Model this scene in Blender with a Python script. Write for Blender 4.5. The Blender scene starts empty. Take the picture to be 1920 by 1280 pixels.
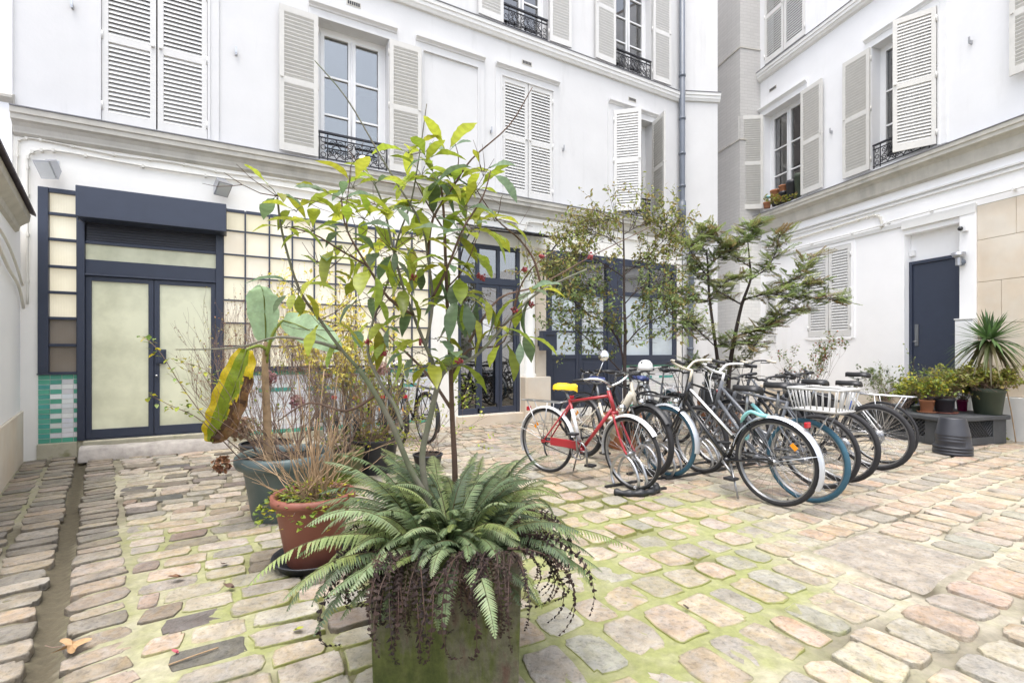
EXPO=1.62
BBH=3.6
import bpy, math, random
from mathutils import Vector, Matrix, noise
V=Vector; PI=math.pi; rad=math.radians
scene=bpy.context.scene; COL=scene.collection
rnd=random.Random(7)
# ---------------------------------------------------------------- camera model
F,CX,HY,CH=910.0,960.0,660.0,1.25
def at(px,py,Y): return V(((px-CX)/F*Y,Y,CH-(py-HY)/F*Y))
def gnd(px,py):
    Y=F*CH/(py-HY); return V(((px-CX)/F*Y,Y,0))
# ---------------------------------------------------------------- object helpers
def tag(o,label=None,cat=None,group=None,kind=None):
    if label: o['label']=label
    if cat: o['category']=cat
    if group: o['group']=group
    if kind: o['kind']=kind
    return o
def empty(name,loc=(0,0,0),rz=0,label=None,cat=None,group=None,rx=0):
    o=bpy.data.objects.new(name,None); COL.objects.link(o); o.empty_display_size=.2
    o.location=loc; o.rotation_euler=(rx,0,rz); return tag(o,label,cat,group)
def kids(o): return [c for c in COL.objects if c.parent==o]
def copy_tree(o,parent=None):
    c=o.copy(); COL.objects.link(c); c.parent=parent
    for ch in list(o.children): copy_tree(ch,c)
    return c
class MB:
    def __init__(s): s.v=[];s.f=[];s.c=[];s.s=[];s.m=[];s.M=None
    def add(s,vs,fs,col=None,smooth=False,mat=0):
        b=len(s.v)
        if s.M is not None: vs=[s.M@V(p) for p in vs]
        s.v.extend([(p[0],p[1],p[2]) for p in vs])
        for f in fs: s.f.append(tuple(i+b for i in f))
        n=len(fs); s.c.extend(col if isinstance(col,list) else [col]*n); s.s.extend([smooth]*n); s.m.extend([mat]*n)
    def quad(s,a,b,c,d,**k): s.add([a,b,c,d],[(0,1,2,3)],**k)
    def box(s,x0,x1,y0,y1,z0,z1,**k):
        s.add([(x0,y0,z0),(x1,y0,z0),(x1,y1,z0),(x0,y1,z0),(x0,y0,z1),(x1,y0,z1),(x1,y1,z1),(x0,y1,z1)],
              [(0,3,2,1),(4,5,6,7),(0,1,5,4),(1,2,6,5),(2,3,7,6),(3,0,4,7)],**k)
    def obox(s,c,ax,ay,az,**k):   # centre and three half-axis vectors
        c=V(c);ax=V(ax);ay=V(ay);az=V(az)
        s.add([c-ax-ay-az,c+ax-ay-az,c+ax+ay-az,c-ax+ay-az,c-ax-ay+az,c+ax-ay+az,c+ax+ay+az,c-ax+ay+az],
              [(0,3,2,1),(4,5,6,7),(0,1,5,4),(1,2,6,5),(2,3,7,6),(3,0,4,7)],**k)
    def tube(s,pts,r,n=6,cap=True,closed=False,**k):
        pts=[V(p) for p in pts]; m=len(pts)
        if m<2: return
        rr=r if isinstance(r,(list,tuple)) else [r]*m
        k.setdefault('smooth',True)
        vs=[];t0=None;nv=None
        for i in range(m):
            if closed: t=pts[(i+1)%m]-pts[i-1]
            else: t=pts[min(i+1,m-1)]-pts[max(i-1,0)]
            if t.length<1e-9: t=V((0,0,1))
            t.normalize()
            if nv is None:
                a=V((0,0,1)) if abs(t.z)<.9 else V((1,0,0)); nv=t.cross(a).normalized()
            else:
                nv=(nv-t*nv.dot(t)); nv=nv.normalized() if nv.length>1e-6 else t.orthogonal().normalized()
            bv=t.cross(nv)
            for j in range(n):
                a=2*PI*j/n; vs.append(pts[i]+(nv*math.cos(a)+bv*math.sin(a))*rr[i])
        fs=[]
        for i in range(m if closed else m-1):
            i2=(i+1)%m
            for j in range(n):
                j2=(j+1)%n; fs.append((i*n+j,i*n+j2,i2*n+j2,i2*n+j))
        if cap and not closed:
            fs.append(tuple(range(n-1,-1,-1))); fs.append(tuple((m-1)*n+j for j in range(n)))
        s.add(vs,fs,**k)
    def lathe(s,prof,c=(0,0,0),n=28,**k):
        k.setdefault('smooth',True); vs=[]
        for (r,z) in prof:
            for j in range(n):
                a=2*PI*j/n; vs.append((c[0]+r*math.cos(a),c[1]+r*math.sin(a),c[2]+z))
        fs=[]
        for i in range(len(prof)-1):
            for j in range(n):
                j2=(j+1)%n; fs.append((i*n+j,i*n+j2,(i+1)*n+j2,(i+1)*n+j))
        s.add(vs,fs,**k)
    def disc(s,c,r,n=20,jit=0,**k):
        c=V(c); vs=[c]+[c+V((r*math.cos(2*PI*j/n),r*math.sin(2*PI*j/n),0)) for j in range(n)]
        s.add(vs,[(0,1+j,1+(j+1)%n) for j in range(n)],**k)
    def prof(s,p,x0,x1,**k):   # closed (y,z) profile extruded along x
        n=len(p); vs=[(x0,y,z) for y,z in p]+[(x1,y,z) for y,z in p]
        fs=[(j,(j+1)%n,n+(j+1)%n,n+j) for j in range(n)]+[tuple(range(n-1,-1,-1)),tuple(range(n,2*n))]
        s.add(vs,fs,**k)
    def ball(s,c,r,n=10,m=6,sq=(1,1,1),**k):
        k.setdefault('smooth',True); c=V(c); vs=[]
        for i in range(m+1):
            t=PI*i/m
            for j in range(n):
                a=2*PI*j/n; vs.append(c+V((r*sq[0]*math.sin(t)*math.cos(a),r*sq[1]*math.sin(t)*math.sin(a),r*sq[2]*math.cos(t))))
        s.add(vs,[(i*n+j,(i+1)*n+j,(i+1)*n+(j+1)%n,i*n+(j+1)%n) for i in range(m) for j in range(n)],**k)
    def build(s,name,mats,parent=None,bevel=0,loc=None):
        me=bpy.data.meshes.new(name); me.from_pydata(s.v,[],s.f)
        if not isinstance(mats,(list,tuple)): mats=[mats]
        for m in mats: me.materials.append(m)
        if any(s.m): me.polygons.foreach_set('material_index',s.m)
        me.polygons.foreach_set('use_smooth',s.s)
        if any(c is not None for c in s.c):
            at_=me.color_attributes.new('col','FLOAT_COLOR','CORNER'); buf=[]
            for f,c in zip(s.f,s.c):
                c=c or (1,1,1); buf.extend((c[0],c[1],c[2],c[3] if len(c)>3 else 1.0)*len(f))
            at_.data.foreach_set('color',buf)
        me.update()
        o=bpy.data.objects.new(name,me); COL.objects.link(o)
        if parent is not None: o.parent=parent
        if loc is not None: o.location=loc
        if bevel:
            b=o.modifiers.new('bevel','BEVEL'); b.width=bevel; b.segments=2; b.limit_method='ANGLE'; b.angle_limit=rad(40)
        return o
def smooth_path(pts,n=4):
    pts=[V(p) for p in pts]; out=[]
    for i in range(len(pts)-1):
        p0=pts[max(i-1,0)];p1=pts[i];p2=pts[i+1];p3=pts[min(i+2,len(pts)-1)]
        for k in range(n):
            t=k/n
            out.append(.5*((2*p1)+(p2-p0)*t+(2*p0-5*p1+4*p2-p3)*t*t+(3*p1-p0-3*p2+p3)*t**3))
    out.append(pts[-1]); return out
def lerp(a,b,t): return a+(b-a)*t
def mixc(a,b,t): return tuple(a[i]+(b[i]-a[i])*t for i in range(3))
def jc(c,j,r=rnd):
    k=1+r.uniform(-j,j); return tuple(max(0,min(1,x*k*(1+r.uniform(-j,j)*.35))) for x in c)
# ---------------------------------------------------------------- materials
def newmat(name):
    m=bpy.data.materials.new(name); m.use_nodes=True; nt=m.node_tree
    return m,nt,nt.nodes['Principled BSDF'],nt.nodes['Material Output']
def nd(nt,t,**k):
    n=nt.nodes.new(t)
    for a,b in k.items():
        if a in n.inputs: n.inputs[a].default_value=b
        else: setattr(n,a,b)
    return n
def mat(name,col=(.5,.5,.5),rough=.55,metal=0,var=.12,vs=6,bump=0,bs=40,attr=False,spec=.5,trans=0,col2=None,c2s=2.,c2lo=.45,c2hi=.65,streak=False,coat=0,emit=None):
    m,nt,p,out=newmat(name); L=nt.links
    tc=nd(nt,'ShaderNodeTexCoord')
    if attr:
        a=nd(nt,'ShaderNodeAttribute',attribute_name='col'); base=a.outputs['Color']
    else:
        a=nd(nt,'ShaderNodeRGB'); a.outputs[0].default_value=(*col,1); base=a.outputs[0]
    if col2:
        n2=nd(nt,'ShaderNodeTexNoise',Scale=c2s,Detail=6.,Roughness=.6)
        if streak:
            mp=nd(nt,'ShaderNodeMapping'); mp.inputs['Scale'].default_value=(1,1,.12); L.new(tc.outputs['Object'],mp.inputs[0]); L.new(mp.outputs[0],n2.inputs['Vector'])
        else: L.new(tc.outputs['Object'],n2.inputs['Vector'])
        mr=nd(nt,'ShaderNodeMapRange'); mr.inputs[1].default_value=c2lo; mr.inputs[2].default_value=c2hi; L.new(n2.outputs[0],mr.inputs[0])
        mx=nd(nt,'ShaderNodeMix',data_type='RGBA'); L.new(mr.outputs[0],mx.inputs[0]); L.new(base,mx.inputs[6]); mx.inputs[7].default_value=(*col2,1); base=mx.outputs[2]
    if var:
        n1=nd(nt,'ShaderNodeTexNoise',Scale=float(vs),Detail=5.,Roughness=.6); L.new(tc.outputs['Object'],n1.inputs['Vector'])
        mr=nd(nt,'ShaderNodeMapRange'); mr.inputs[1].default_value=.25; mr.inputs[2].default_value=.75; mr.inputs[3].default_value=1-var; mr.inputs[4].default_value=1+var*.6; L.new(n1.outputs[0],mr.inputs[0])
        mx=nd(nt,'ShaderNodeMix',data_type='RGBA',blend_type='MULTIPLY'); mx.inputs[0].default_value=1; L.new(base,mx.inputs[6]); L.new(mr.outputs[0],mx.inputs[7]); base=mx.outputs[2]
    L.new(base,p.inputs['Base Color'])
    p.inputs['Roughness'].default_value=rough; p.inputs['Metallic'].default_value=metal; p.inputs['Specular IOR Level'].default_value=spec
    if coat: p.inputs['Coat Weight'].default_value=coat
    if emit: p.inputs['Emission Color'].default_value=(*emit[:3],1); p.inputs['Emission Strength'].default_value=emit[3]
    if bump:
        nb=nd(nt,'ShaderNodeTexNoise',Scale=float(bs),Detail=6.,Roughness=.65); L.new(tc.outputs['Object'],nb.inputs['Vector'])
        b=nd(nt,'ShaderNodeBump',Strength=bump,Distance=.01); L.new(nb.outputs[0],b.inputs['Height']); L.new(b.outputs[0],p.inputs['Normal'])
    if trans:
        t=nd(nt,'ShaderNodeBsdfTranslucent'); L.new(base,t.inputs['Color'])
        ms=nd(nt,'ShaderNodeMixShader'); ms.inputs[0].default_value=trans; L.new(p.outputs[0],ms.inputs[1]); L.new(t.outputs[0],ms.inputs[2]); L.new(ms.outputs[0],out.inputs[0])
    return m
def glassmat(name,tint=(.75,.8,.8),ior=1.7,refl=.21):
    m,nt,p,out=newmat(name); L=nt.links; nt.nodes.remove(p)
    tr=nd(nt,'ShaderNodeBsdfTransparent'); tr.inputs[0].default_value=(*tint,1)
    gl=nd(nt,'ShaderNodeBsdfGlossy'); gl.inputs['Roughness'].default_value=.015
    fr=nd(nt,'ShaderNodeFresnel'); fr.inputs[0].default_value=ior
    nb=nd(nt,'ShaderNodeTexNoise',Scale=2.5,Detail=1.); tc=nd(nt,'ShaderNodeTexCoord'); L.new(tc.outputs['Object'],nb.inputs['Vector'])
    b=nd(nt,'ShaderNodeBump',Strength=.06,Distance=.02); L.new(nb.outputs[0],b.inputs['Height']); L.new(b.outputs[0],gl.inputs['Normal'])
    rf=nd(nt,'ShaderNodeMapRange'); rf.inputs[3].default_value=refl; L.new(fr.outputs[0],rf.inputs[0])
    ms=nd(nt,'ShaderNodeMixShader'); L.new(rf.outputs[0],ms.inputs[0]); L.new(tr.outputs[0],ms.inputs[1]); L.new(gl.outputs[0],ms.inputs[2]); L.new(ms.outputs[0],out.inputs[0])
    return m
def ribbed(name,col,scale,rough=.3,em=0):
    m,nt,p,out=newmat(name); p.inputs['Emission Color'].default_value=(1,.86,.62,1); p.inputs['Emission Strength'].default_value=em; L=nt.links; tc=nd(nt,'ShaderNodeTexCoord')
    ck=[]
    for ax in ('X','Z'):
        w=nd(nt,'ShaderNodeTexWave',bands_direction=ax,Scale=scale); L.new(tc.outputs['Object'],w.inputs[0]); ck.append(w)
    mx=nd(nt,'ShaderNodeMath',operation='MULTIPLY'); L.new(ck[0].outputs[1],mx.inputs[0]); L.new(ck[1].outputs[1],mx.inputs[1])
    n1=nd(nt,'ShaderNodeTexNoise',Scale=1.3,Detail=3.); L.new(tc.outputs['Object'],n1.inputs['Vector'])
    cr=nd(nt,'ShaderNodeValToRGB'); cr.color_ramp.elements[0].position=.3; cr.color_ramp.elements[0].color=(col[0]*.78,col[1]*.74,col[2]*.66,1)
    cr.color_ramp.elements[1].position=.62; cr.color_ramp.elements[1].color=(*col,1); L.new(n1.outputs[0],cr.inputs[0])
    at_=nd(nt,'ShaderNodeAttribute',attribute_name='col'); m0=nd(nt,'ShaderNodeMix',data_type='RGBA',blend_type='MULTIPLY'); m0.inputs[0].default_value=1; L.new(cr.outputs[0],m0.inputs[6]); L.new(at_.outputs['Color'],m0.inputs[7])
    m2=nd(nt,'ShaderNodeMix',data_type='RGBA',blend_type='MULTIPLY'); L.new(mx.outputs[0],m2.inputs[0]); L.new(m0.outputs[2],m2.inputs[6]); m2.inputs[7].default_value=(.86,.85,.83,1)
    L.new(m2.outputs[2],p.inputs['Base Color']); p.inputs['Roughness'].default_value=rough
    b=nd(nt,'ShaderNodeBump',Strength=.35,Distance=.004); L.new(mx.outputs[0],b.inputs['Height']); L.new(b.outputs[0],p.inputs['Normal'])
    return m
def brickmat(name,col):
    m,nt,p,out=newmat(name); L=nt.links; tc=nd(nt,'ShaderNodeTexCoord')
    sx=nd(nt,'ShaderNodeSeparateXYZ'); L.new(tc.outputs['Object'],sx.inputs[0])
    ad=nd(nt,'ShaderNodeMath',operation='ADD'); L.new(sx.outputs[0],ad.inputs[0]); L.new(sx.outputs[1],ad.inputs[1])
    cb=nd(nt,'ShaderNodeCombineXYZ'); L.new(ad.outputs[0],cb.inputs[0]); L.new(sx.outputs[2],cb.inputs[1])
    nw=nd(nt,'ShaderNodeTexNoise',Scale=9.,Detail=3.); L.new(tc.outputs['Object'],nw.inputs['Vector'])
    vm=nd(nt,'ShaderNodeVectorMath',operation='MULTIPLY_ADD'); L.new(nw.outputs[1],vm.inputs[0]); vm.inputs[1].default_value=(.025,.025,0); L.new(cb.outputs[0],vm.inputs[2])
    br=nd(nt,'ShaderNodeTexBrick',Scale=1.); br.inputs['Brick Width'].default_value=.23; br.inputs['Row Height'].default_value=.075; br.inputs['Mortar Size'].default_value=.008; br.inputs['Mortar Smooth'].default_value=.6
    br.inputs['Color1'].default_value=(*col,1); br.inputs['Color2'].default_value=(*[c*.93 for c in col],1); br.inputs['Mortar'].default_value=(*[c*.84 for c in col],1)
    L.new(vm.outputs[0],br.inputs[0]); L.new(br.outputs[0],p.inputs['Base Color'])
    b=nd(nt,'ShaderNodeBump',Strength=.35,Distance=.008,invert=True); L.new(br.outputs[1],b.inputs['Height']); L.new(b.outputs[0],p.inputs['Normal']); p.inputs['Roughness'].default_value=.8
    return m
M={}
M['plaster']=mat('white_plaster_darkened',(.665,.665,.668),.85,var=.05,vs=1.5,bump=.22,bs=9,col2=(.50,.50,.49),c2s=2.6,c2lo=.58,c2hi=.86,streak=True)  # white plaster, colour darkened to offset stronger light on the main facade
M['plaster_lightened']=mat('white_plaster_lightened',(.90,.90,.91),.85,var=.04,vs=1.5,bump=.2,bs=9,col2=(.76,.75,.73),c2s=2.2,c2lo=.6,c2hi=.9,streak=True)  # same white plaster, colour lightened for walls that get little light
M['plaster_right']=mat('right_plaster_lightened',(.77,.775,.79),.85,var=.05,vs=1.5,bump=.2,bs=9,col2=(.62,.62,.61),c2s=2.6,c2lo=.58,c2hi=.86,streak=True)  # same white plaster, colour lightened to make up for this facade's dimmer light
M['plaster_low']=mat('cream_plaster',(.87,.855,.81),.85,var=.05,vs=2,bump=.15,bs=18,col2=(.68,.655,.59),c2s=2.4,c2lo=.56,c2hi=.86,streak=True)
M['ledge']=mat('weathered_cornice',(.53,.51,.46),.85,var=.16,vs=5,bump=.15,bs=30,col2=(.40,.385,.35),c2s=3,c2lo=.52,c2hi=.72,streak=True)
M['ledge_white']=mat('white_cornice',(.74,.74,.73),.8,var=.06,vs=5)
M['ledge_top']=mat('zinc_flashing',(.20,.20,.215),.5,var=.15,vs=8)
M['trim']=mat('white_trim_paint',(.77,.775,.78),.6,var=.04)
M['shutter']=mat('shutter_paint',(.60,.59,.56),.6,var=.07,vs=9,bump=.05)
M['shutter_white']=mat('shutter_white_paint',(.655,.65,.635),.55,var=.05,vs=9)
M['navy']=mat('navy_paint',(.036,.046,.075),.42,var=.1,vs=7)
M['navy_dark']=mat('navy_slats',(.022,.025,.038),.5,var=.1)
M['iron']=mat('wrought_iron',(.018,.018,.024),.45,var=.1)
M['pipe']=mat('grey_pipe_paint',(.13,.15,.185),.45,var=.12,vs=4)
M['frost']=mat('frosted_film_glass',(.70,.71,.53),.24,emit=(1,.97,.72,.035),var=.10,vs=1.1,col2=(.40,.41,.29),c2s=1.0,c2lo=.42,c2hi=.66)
M['frost_blue']=mat('pale_frosted_glass',(.60,.68,.73),.22,var=.10,vs=2.2,col2=(.46,.52,.56),c2s=1.4)
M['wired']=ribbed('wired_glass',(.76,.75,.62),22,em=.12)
M['wired_dim']=ribbed('wired_glass_clear',(.30,.26,.22),24)
M['glass']=glassmat('window_glass')
M['shopglass']=glassmat('shop_glass',(.62,.62,.62),1.75,.22)
M['curtain']=mat('curtain_cloth',(.62,.58,.50),.9,var=.15,vs=8)
M['room']=mat('room_wall',(.30,.27,.25),.9,var=.15,vs=2)
M['brick_grey']=brickmat('grey_painted_brick',(.50,.49,.475))
M['brick_white']=brickmat('white_painted_brick',(.74,.73,.70))
M['stone']=mat('beige_limestone',(.68,.58,.46),.8,var=.08,vs=3,bump=.12,bs=25,col2=(.71,.65,.56),c2s=1.2,c2lo=.42,c2hi=.66)
M['stone_old']=mat('old_stone',(.50,.47,.36),.9,var=.3,vs=6,bump=.5,bs=18,col2=(.20,.20,.10),c2s=6,c2lo=.55,c2hi=.72)
M['tile']=mat('glazed_tile',attr=True,rough=.16,var=.1,vs=14,coat=.3)
M['cable']=mat('painted_cable',(.70,.68,.62),.6,var=.05)
M['steel']=mat('galvanised_steel',(.50,.51,.53),.3,metal=.9,var=.1)
M['chrome']=mat('chrome',(.72,.73,.75),.16,metal=1,var=.06)
M['alu']=mat('aluminium_rim',(.33,.335,.345),.28,metal=.85,var=.05)
M['black']=mat('black_plastic',(.022,.023,.026),.45,var=.1)
M['blackgloss']=mat('black_paint',(.016,.017,.02),.22,var=.1,coat=.3)
M['rubber']=mat('tyre_rubber',(.022,.022,.025),.8,var=.15,vs=20)
M['rubber_blue']=mat('blue_tyre',(.035,.105,.155),.75,var=.15,vs=20)
M['red']=mat('red_bike_paint',(.36,.022,.032),.3,var=.06,coat=.4)
M['creampaint']=mat('cream_bike_paint',(.60,.55,.45),.35,var=.05)
M['whitepaint']=mat('white_bike_paint',(.74,.75,.76),.3,var=.05,coat=.3)
M['silverfender']=mat('silver_mudguard',(.62,.66,.72),.3,metal=.5,var=.05)
M['bluepaint']=mat('blue_bike_paint',(.03,.09,.38),.3,var=.05)
M['greyframe']=mat('grey_bike_paint',(.14,.15,.17),.35,var=.05)
M['yellow']=mat('yellow_cover',(.80,.52,.012),.5,var=.1,bump=.3,bs=20)
M['navyleather']=mat('navy_saddle',(.035,.05,.16),.45,var=.1)
M['brownleather']=mat('brown_leather',(.10,.042,.026),.5,var=.2)
M['turq']=mat('turquoise_lock',(.27,.60,.62),.6,var=.1)
M['orange']=mat('amber_reflector',(.80,.30,.015),.2,var=0)
M['redlens']=mat('red_lens',(.45,.02,.03),.2,var=0)
M['basket']=mat('white_basket_plastic',(.52,.52,.51),.4,var=.05)
M['bark']=mat('grey_green_bark',(.155,.145,.11),.8,var=.3,vs=14,bump=.4,bs=50,col2=(.13,.15,.085),c2s=5)
M['bark_brown']=mat('brown_bark',(.12,.072,.05),.85,var=.35,vs=16,bump=.6,bs=60)
M['bark_dark']=mat('dark_bark',(.055,.04,.036),.85,var=.3,vs=16,bump=.5,bs=60)
M['twig']=mat('dry_twig',(.21,.145,.11),.85,var=.3,vs=20)
M['reed']=mat('dry_reed',(.36,.25,.15),.8,var=.35,vs=20)
M['leaf']=mat('broad_leaf',attr=True,rough=.38,var=.2,vs=25,trans=.5,bump=.15,bs=40)
M['leaf_small']=mat('small_leaf',attr=True,rough=.5,var=.15,vs=25,trans=.4)
M['fern']=mat('fern_green',attr=True,rough=.5,var=.15,vs=30,trans=.3)
M['fern_dead']=mat('fern_withered',attr=True,rough=.8,var=.3,vs=30,trans=.1)
M['petal']=mat('dried_petal',attr=True,rough=.8,var=.15,vs=30,trans=.25)
M['berry']=mat('red_berry',(.30,.045,.055),.5,var=.3,vs=30)
M['soil']=mat('potting_soil',(.045,.032,.024),.95,var=.4,vs=30,bump=.8,bs=60)
M['terracotta']=mat('terracotta_plastic',(.215,.074,.050),.55,var=.12,vs=5,bump=.08,col2=(.21,.10,.072),c2s=4,c2lo=.55,c2hi=.8)
M['terra_old']=mat('terracotta_clay',(.40,.17,.085),.8,var=.15,vs=9,bump=.1)
M['tealpot']=mat('grey_green_plastic',(.075,.108,.112),.45,var=.12,vs=6,col2=(.10,.13,.13),c2s=5)
M['blackpot']=mat('black_pot_plastic',(.030,.032,.040),.42,var=.15,vs=8)
M['magenta']=mat('magenta_glaze',(.17,.006,.06),.15,var=.1,coat=.5)
M['greenpot']=mat('dull_green_pot',(.045,.06,.04),.6,var=.2)
M['mossyplanter']=mat('mossy_stone_planter',(.15,.155,.095),.85,var=.4,vs=7,bump=.5,bs=28,col2=(.10,.135,.018),c2s=3.5,c2lo=.42,c2hi=.6)
M['wood_grey']=mat('dark_grey_wood',(.060,.064,.070),.7,var=.25,vs=7,bump=.2,bs=30)
M['weathered_stone']=mat('weathered_step_stone',(.42,.39,.36),.9,var=.35,vs=9,bump=.6,bs=22)
M['lamp']=mat('lamp_metal',(.42,.43,.46),.3,metal=.6,var=.1)
M['lens']=mat('lamp_lens',(.60,.63,.64),.12,var=.1)
M['litlens']=mat('lit_lamp_lens',(.9,.7,.5),.2,var=0,emit=(1,.72,.5,2.2))
M['paper']=mat('white_paper',(.8,.81,.82),.7,var=.03)
M['deadleaf']=mat('fallen_leaf',attr=True,rough=.7,var=.25,vs=40,trans=.1)
M['roofslate']=mat('dark_slate_edge',(.055,.04,.055),.6,var=.2)
# ================================================================= walls in local frames (x along, y into the wall, z up)
class Wall:
    def __init__(s,O,u):
        L=math.hypot(*u); s.O=O; s.u=(u[0]/L,u[1]/L); s.n=(s.u[1],-s.u[0]); s.rz=math.atan2(s.u[1],s.u[0])
    def loc(s,px,py,d=0):
        dx=(px-CX)/F; dz=-(py-HY)/F
        t=(d+s.O[0]*s.n[0]+s.O[1]*s.n[1])/(dx*s.n[0]+s.n[1]); X,Y=dx*t,t
        return ((X-s.O[0])*s.u[0]+(Y-s.O[1])*s.u[1],CH+dz*t)
    def P(s,x,d,z): return V((s.O[0]+s.u[0]*x+s.n[0]*d,s.O[1]+s.u[1]*x+s.n[1]*d,z))
    def L(s,p): # world -> local (x,y_into)
        a,b=p[0]-s.O[0],p[1]-s.O[1]; return (a*s.u[0]+b*s.u[1],-(a*s.n[0]+b*s.n[1]))
    def hinge(s,x,ln,side,px):
        best=(9e9,0)
        for k in range(5,176):
            a=rad(-k) if side=='L' else rad(180+k)
            lx,ly=x+ln*math.cos(a),ln*math.sin(a); p=s.P(lx,-ly,0)
            e=abs(CX+F*p.x/p.y-px)
            if e<best[0]: best=(e,rad(-k) if side=='L' else rad(k))
        return best[1]
WM=Wall((-5.53,5.66),(1620,910)); WR=Wall((5.913,11.57),(223,-910)); WC=Wall((3.87,10.94),(.8,.075)); WL=Wall((-3.63,3.2),(-.646,.763))
def wall_sheet(x0,x1,z0,z1,holes,mats,parent,name,y=0,depth=.24):
    mb=MB(); xs={x0,x1}; zs={z0,z1}
    hs=[(max(a,x0),min(b,x1),max(c,z0),min(d,z1)) for a,b,c,d in holes if b>x0 and a<x1 and d>z0 and c<z1]
    for a,b,c,d in hs: xs|={a,b}; zs|={c,d}
    xs=sorted(xs); zs=sorted(zs)
    for i in range(len(xs)-1):
        for j in range(len(zs)-1):
            cx=(xs[i]+xs[i+1])/2; cz=(zs[j]+zs[j+1])/2
            if any(a<cx<b and c<cz<d for a,b,c,d in hs): continue
            mb.quad((xs[i],y,zs[j]),(xs[i+1],y,zs[j]),(xs[i+1],y,zs[j+1]),(xs[i],y,zs[j+1]))
    for a,b,c,d in hs:
        e=y+depth
        mb.quad((a,y,c),(a,y,d),(a,e,d),(a,e,c)); mb.quad((b,y,c),(b,e,c),(b,e,d),(b,y,d))
        mb.quad((a,y,d),(b,y,d),(b,e,d),(a,e,d)); mb.quad((a,y,c),(a,e,c),(b,e,c),(b,y,c))
    return mb.build(name,mats,parent)
SH={}
def shutter(parent,x,z,w,h,side,ang,y=-.03,matk='shutter',pitch=.052,name='shutter'):
    key=(round(w,3),round(h,3),side,matk)
    if key not in SH:
        mb=MB(); sg=1 if side=='L' else -1; T=.017
        def bx(a,b,c,d,t=T): 
            xa,xb=sorted((a*sg,b*sg)); mb.box(xa,xb,-t,t,c,d)
        st=.062
        bx(0,st,0,h); bx(w-st,w,0,h)
        rails=[(0,.11),(h*.47,h*.47+.085),(h-.085,h)]
        for a,b in rails: bx(st,w-st,a,b,T-.002)
        for (lo,hi) in ((.11,h*.47),(h*.47+.085,h-.085)):
            n=int((hi-lo)/pitch); p=(hi-lo)/n
            for i in range(n):
                zc=lo+p*(i+.5); xa,xb=sorted((st*sg,(w-st)*sg)); 
                t=.0045; q=.0265; o=.015
                mb.add([(xa,-o,zc-q-t),(xb,-o,zc-q-t),(xb,o,zc+q-t),(xa,o,zc+q-t),(xa,-o,zc-q+t),(xb,-o,zc-q+t),(xb,o,zc+q+t),(xa,o,zc+q+t)],
                       [(0,3,2,1),(4,5,6,7),(0,1,5,4),(1,2,6,5),(2,3,7,6),(3,0,4,7)])
        mb.box(*sorted((sg*(w-.05),sg*(w-.015))),-.045,.03,h*.5,h*.5+.02)
        for zz in (.18,h*.5,h-.2): mb.tube([(0,-.02,zz-.05),(0,-.02,zz+.05)],.014,6)
        o=mb.build(name,M[matk],parent); SH[key]=o
    else:
        o=SH[key].copy(); COL.objects.link(o); o.parent=parent
    o.location=(x,y,z); o.rotation_euler=(0,0,ang); return o
def closed_pair(parent,x0,x1,z0,z1,matk='shutter_white',y=.0,gap=.012):
    w=(x1-x0)/2-gap
    a=shutter(parent,x0+.004,z0,w,z1-z0,'L',0,y,matk); b=shutter(parent,x1-.004,z0,w,z1-z0,'R',0,y,matk); return a,b
def french_window(parent,x0,x1,z0,z1,y,bars,curtain=False,name='window'):
    mb=MB(); f=.06; xm=(x0+x1)/2; t=.03
    mb.box(x0,x0+f,y-t,y+t,z0,z1); mb.box(x1-f,x1,y-t,y+t,z0,z1); mb.box(x0+f,x1-f,y-t,y+t,z1-f,z1); mb.box(x0+f,x1-f,y-t,y+t,z0,z0+.06)
    for a,b in ((x0+f,xm-.0),(xm+.0,x1-f)):
        s=.055; t2=.024
        mb.box(a,a+s,y-t-.012,y+t2,z0+.06,z1-f); mb.box(b-s,b,y-t-.012,y+t2,z0+.06,z1-f)
        mb.box(a+s,b-s,y-t-.010,y+t2,z0+.06,z0+.16); mb.box(a+s,b-s,y-t-.010,y+t2,z1-f-s,z1-f)
        for k in bars: 
            zz=lerp(z0+.16,z1-f-s,k); mb.box(a+s,b-s,y-.03,y+.012,zz-.014,zz+.014)
    mb.tube([(xm-.012,y-.06,z0+.12),(xm-.012,y-.06,z1-.12)],.008,6)
    o=mb.build(name,M['trim'],parent)
    g=MB(); g.box(x0+f,xm-.002,y-.004,y+.004,z0+.1,z1-f-.02); g.box(xm+.002,x1-f,y-.004,y+.004,z0+.1,z1-f-.02)
    g.build('pane',M['glass'],o)
    if curtain:
        for a,b in ((x0+.05,x0+.05+(x1-x0)*.30),(x1-.05-(x1-x0)*.36,x1-.05)):
            c=MB(); n=40
            pts=[(lerp(a,b,i/n),y+.14+.03*math.sin(i*1.9)+.012*math.sin(i*.7)) for i in range(n+1)]
            for i in range(n): c.quad((pts[i][0],pts[i][1],z0+.03),(pts[i+1][0],pts[i+1][1],z0+.03),(pts[i+1][0],pts[i+1][1],z1-.04),(pts[i][0],pts[i][1],z1-.04),smooth=True)
            c.build('curtain',M['curtain'],o)
    return o
def spiral(mb,c,r,turn,dirn,y,rad0=.007,start=0):
    pts=[]
    n=int(14*turn)
    for i in range(n+1):
        t=i/n; a=start+dirn*2*PI*turn*t; rr=r*(1-.82*t); pts.append((c[0]+rr*math.cos(a),y,c[1]+rr*math.sin(a)))
    mb.tube(pts,rad0,5)
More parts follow.
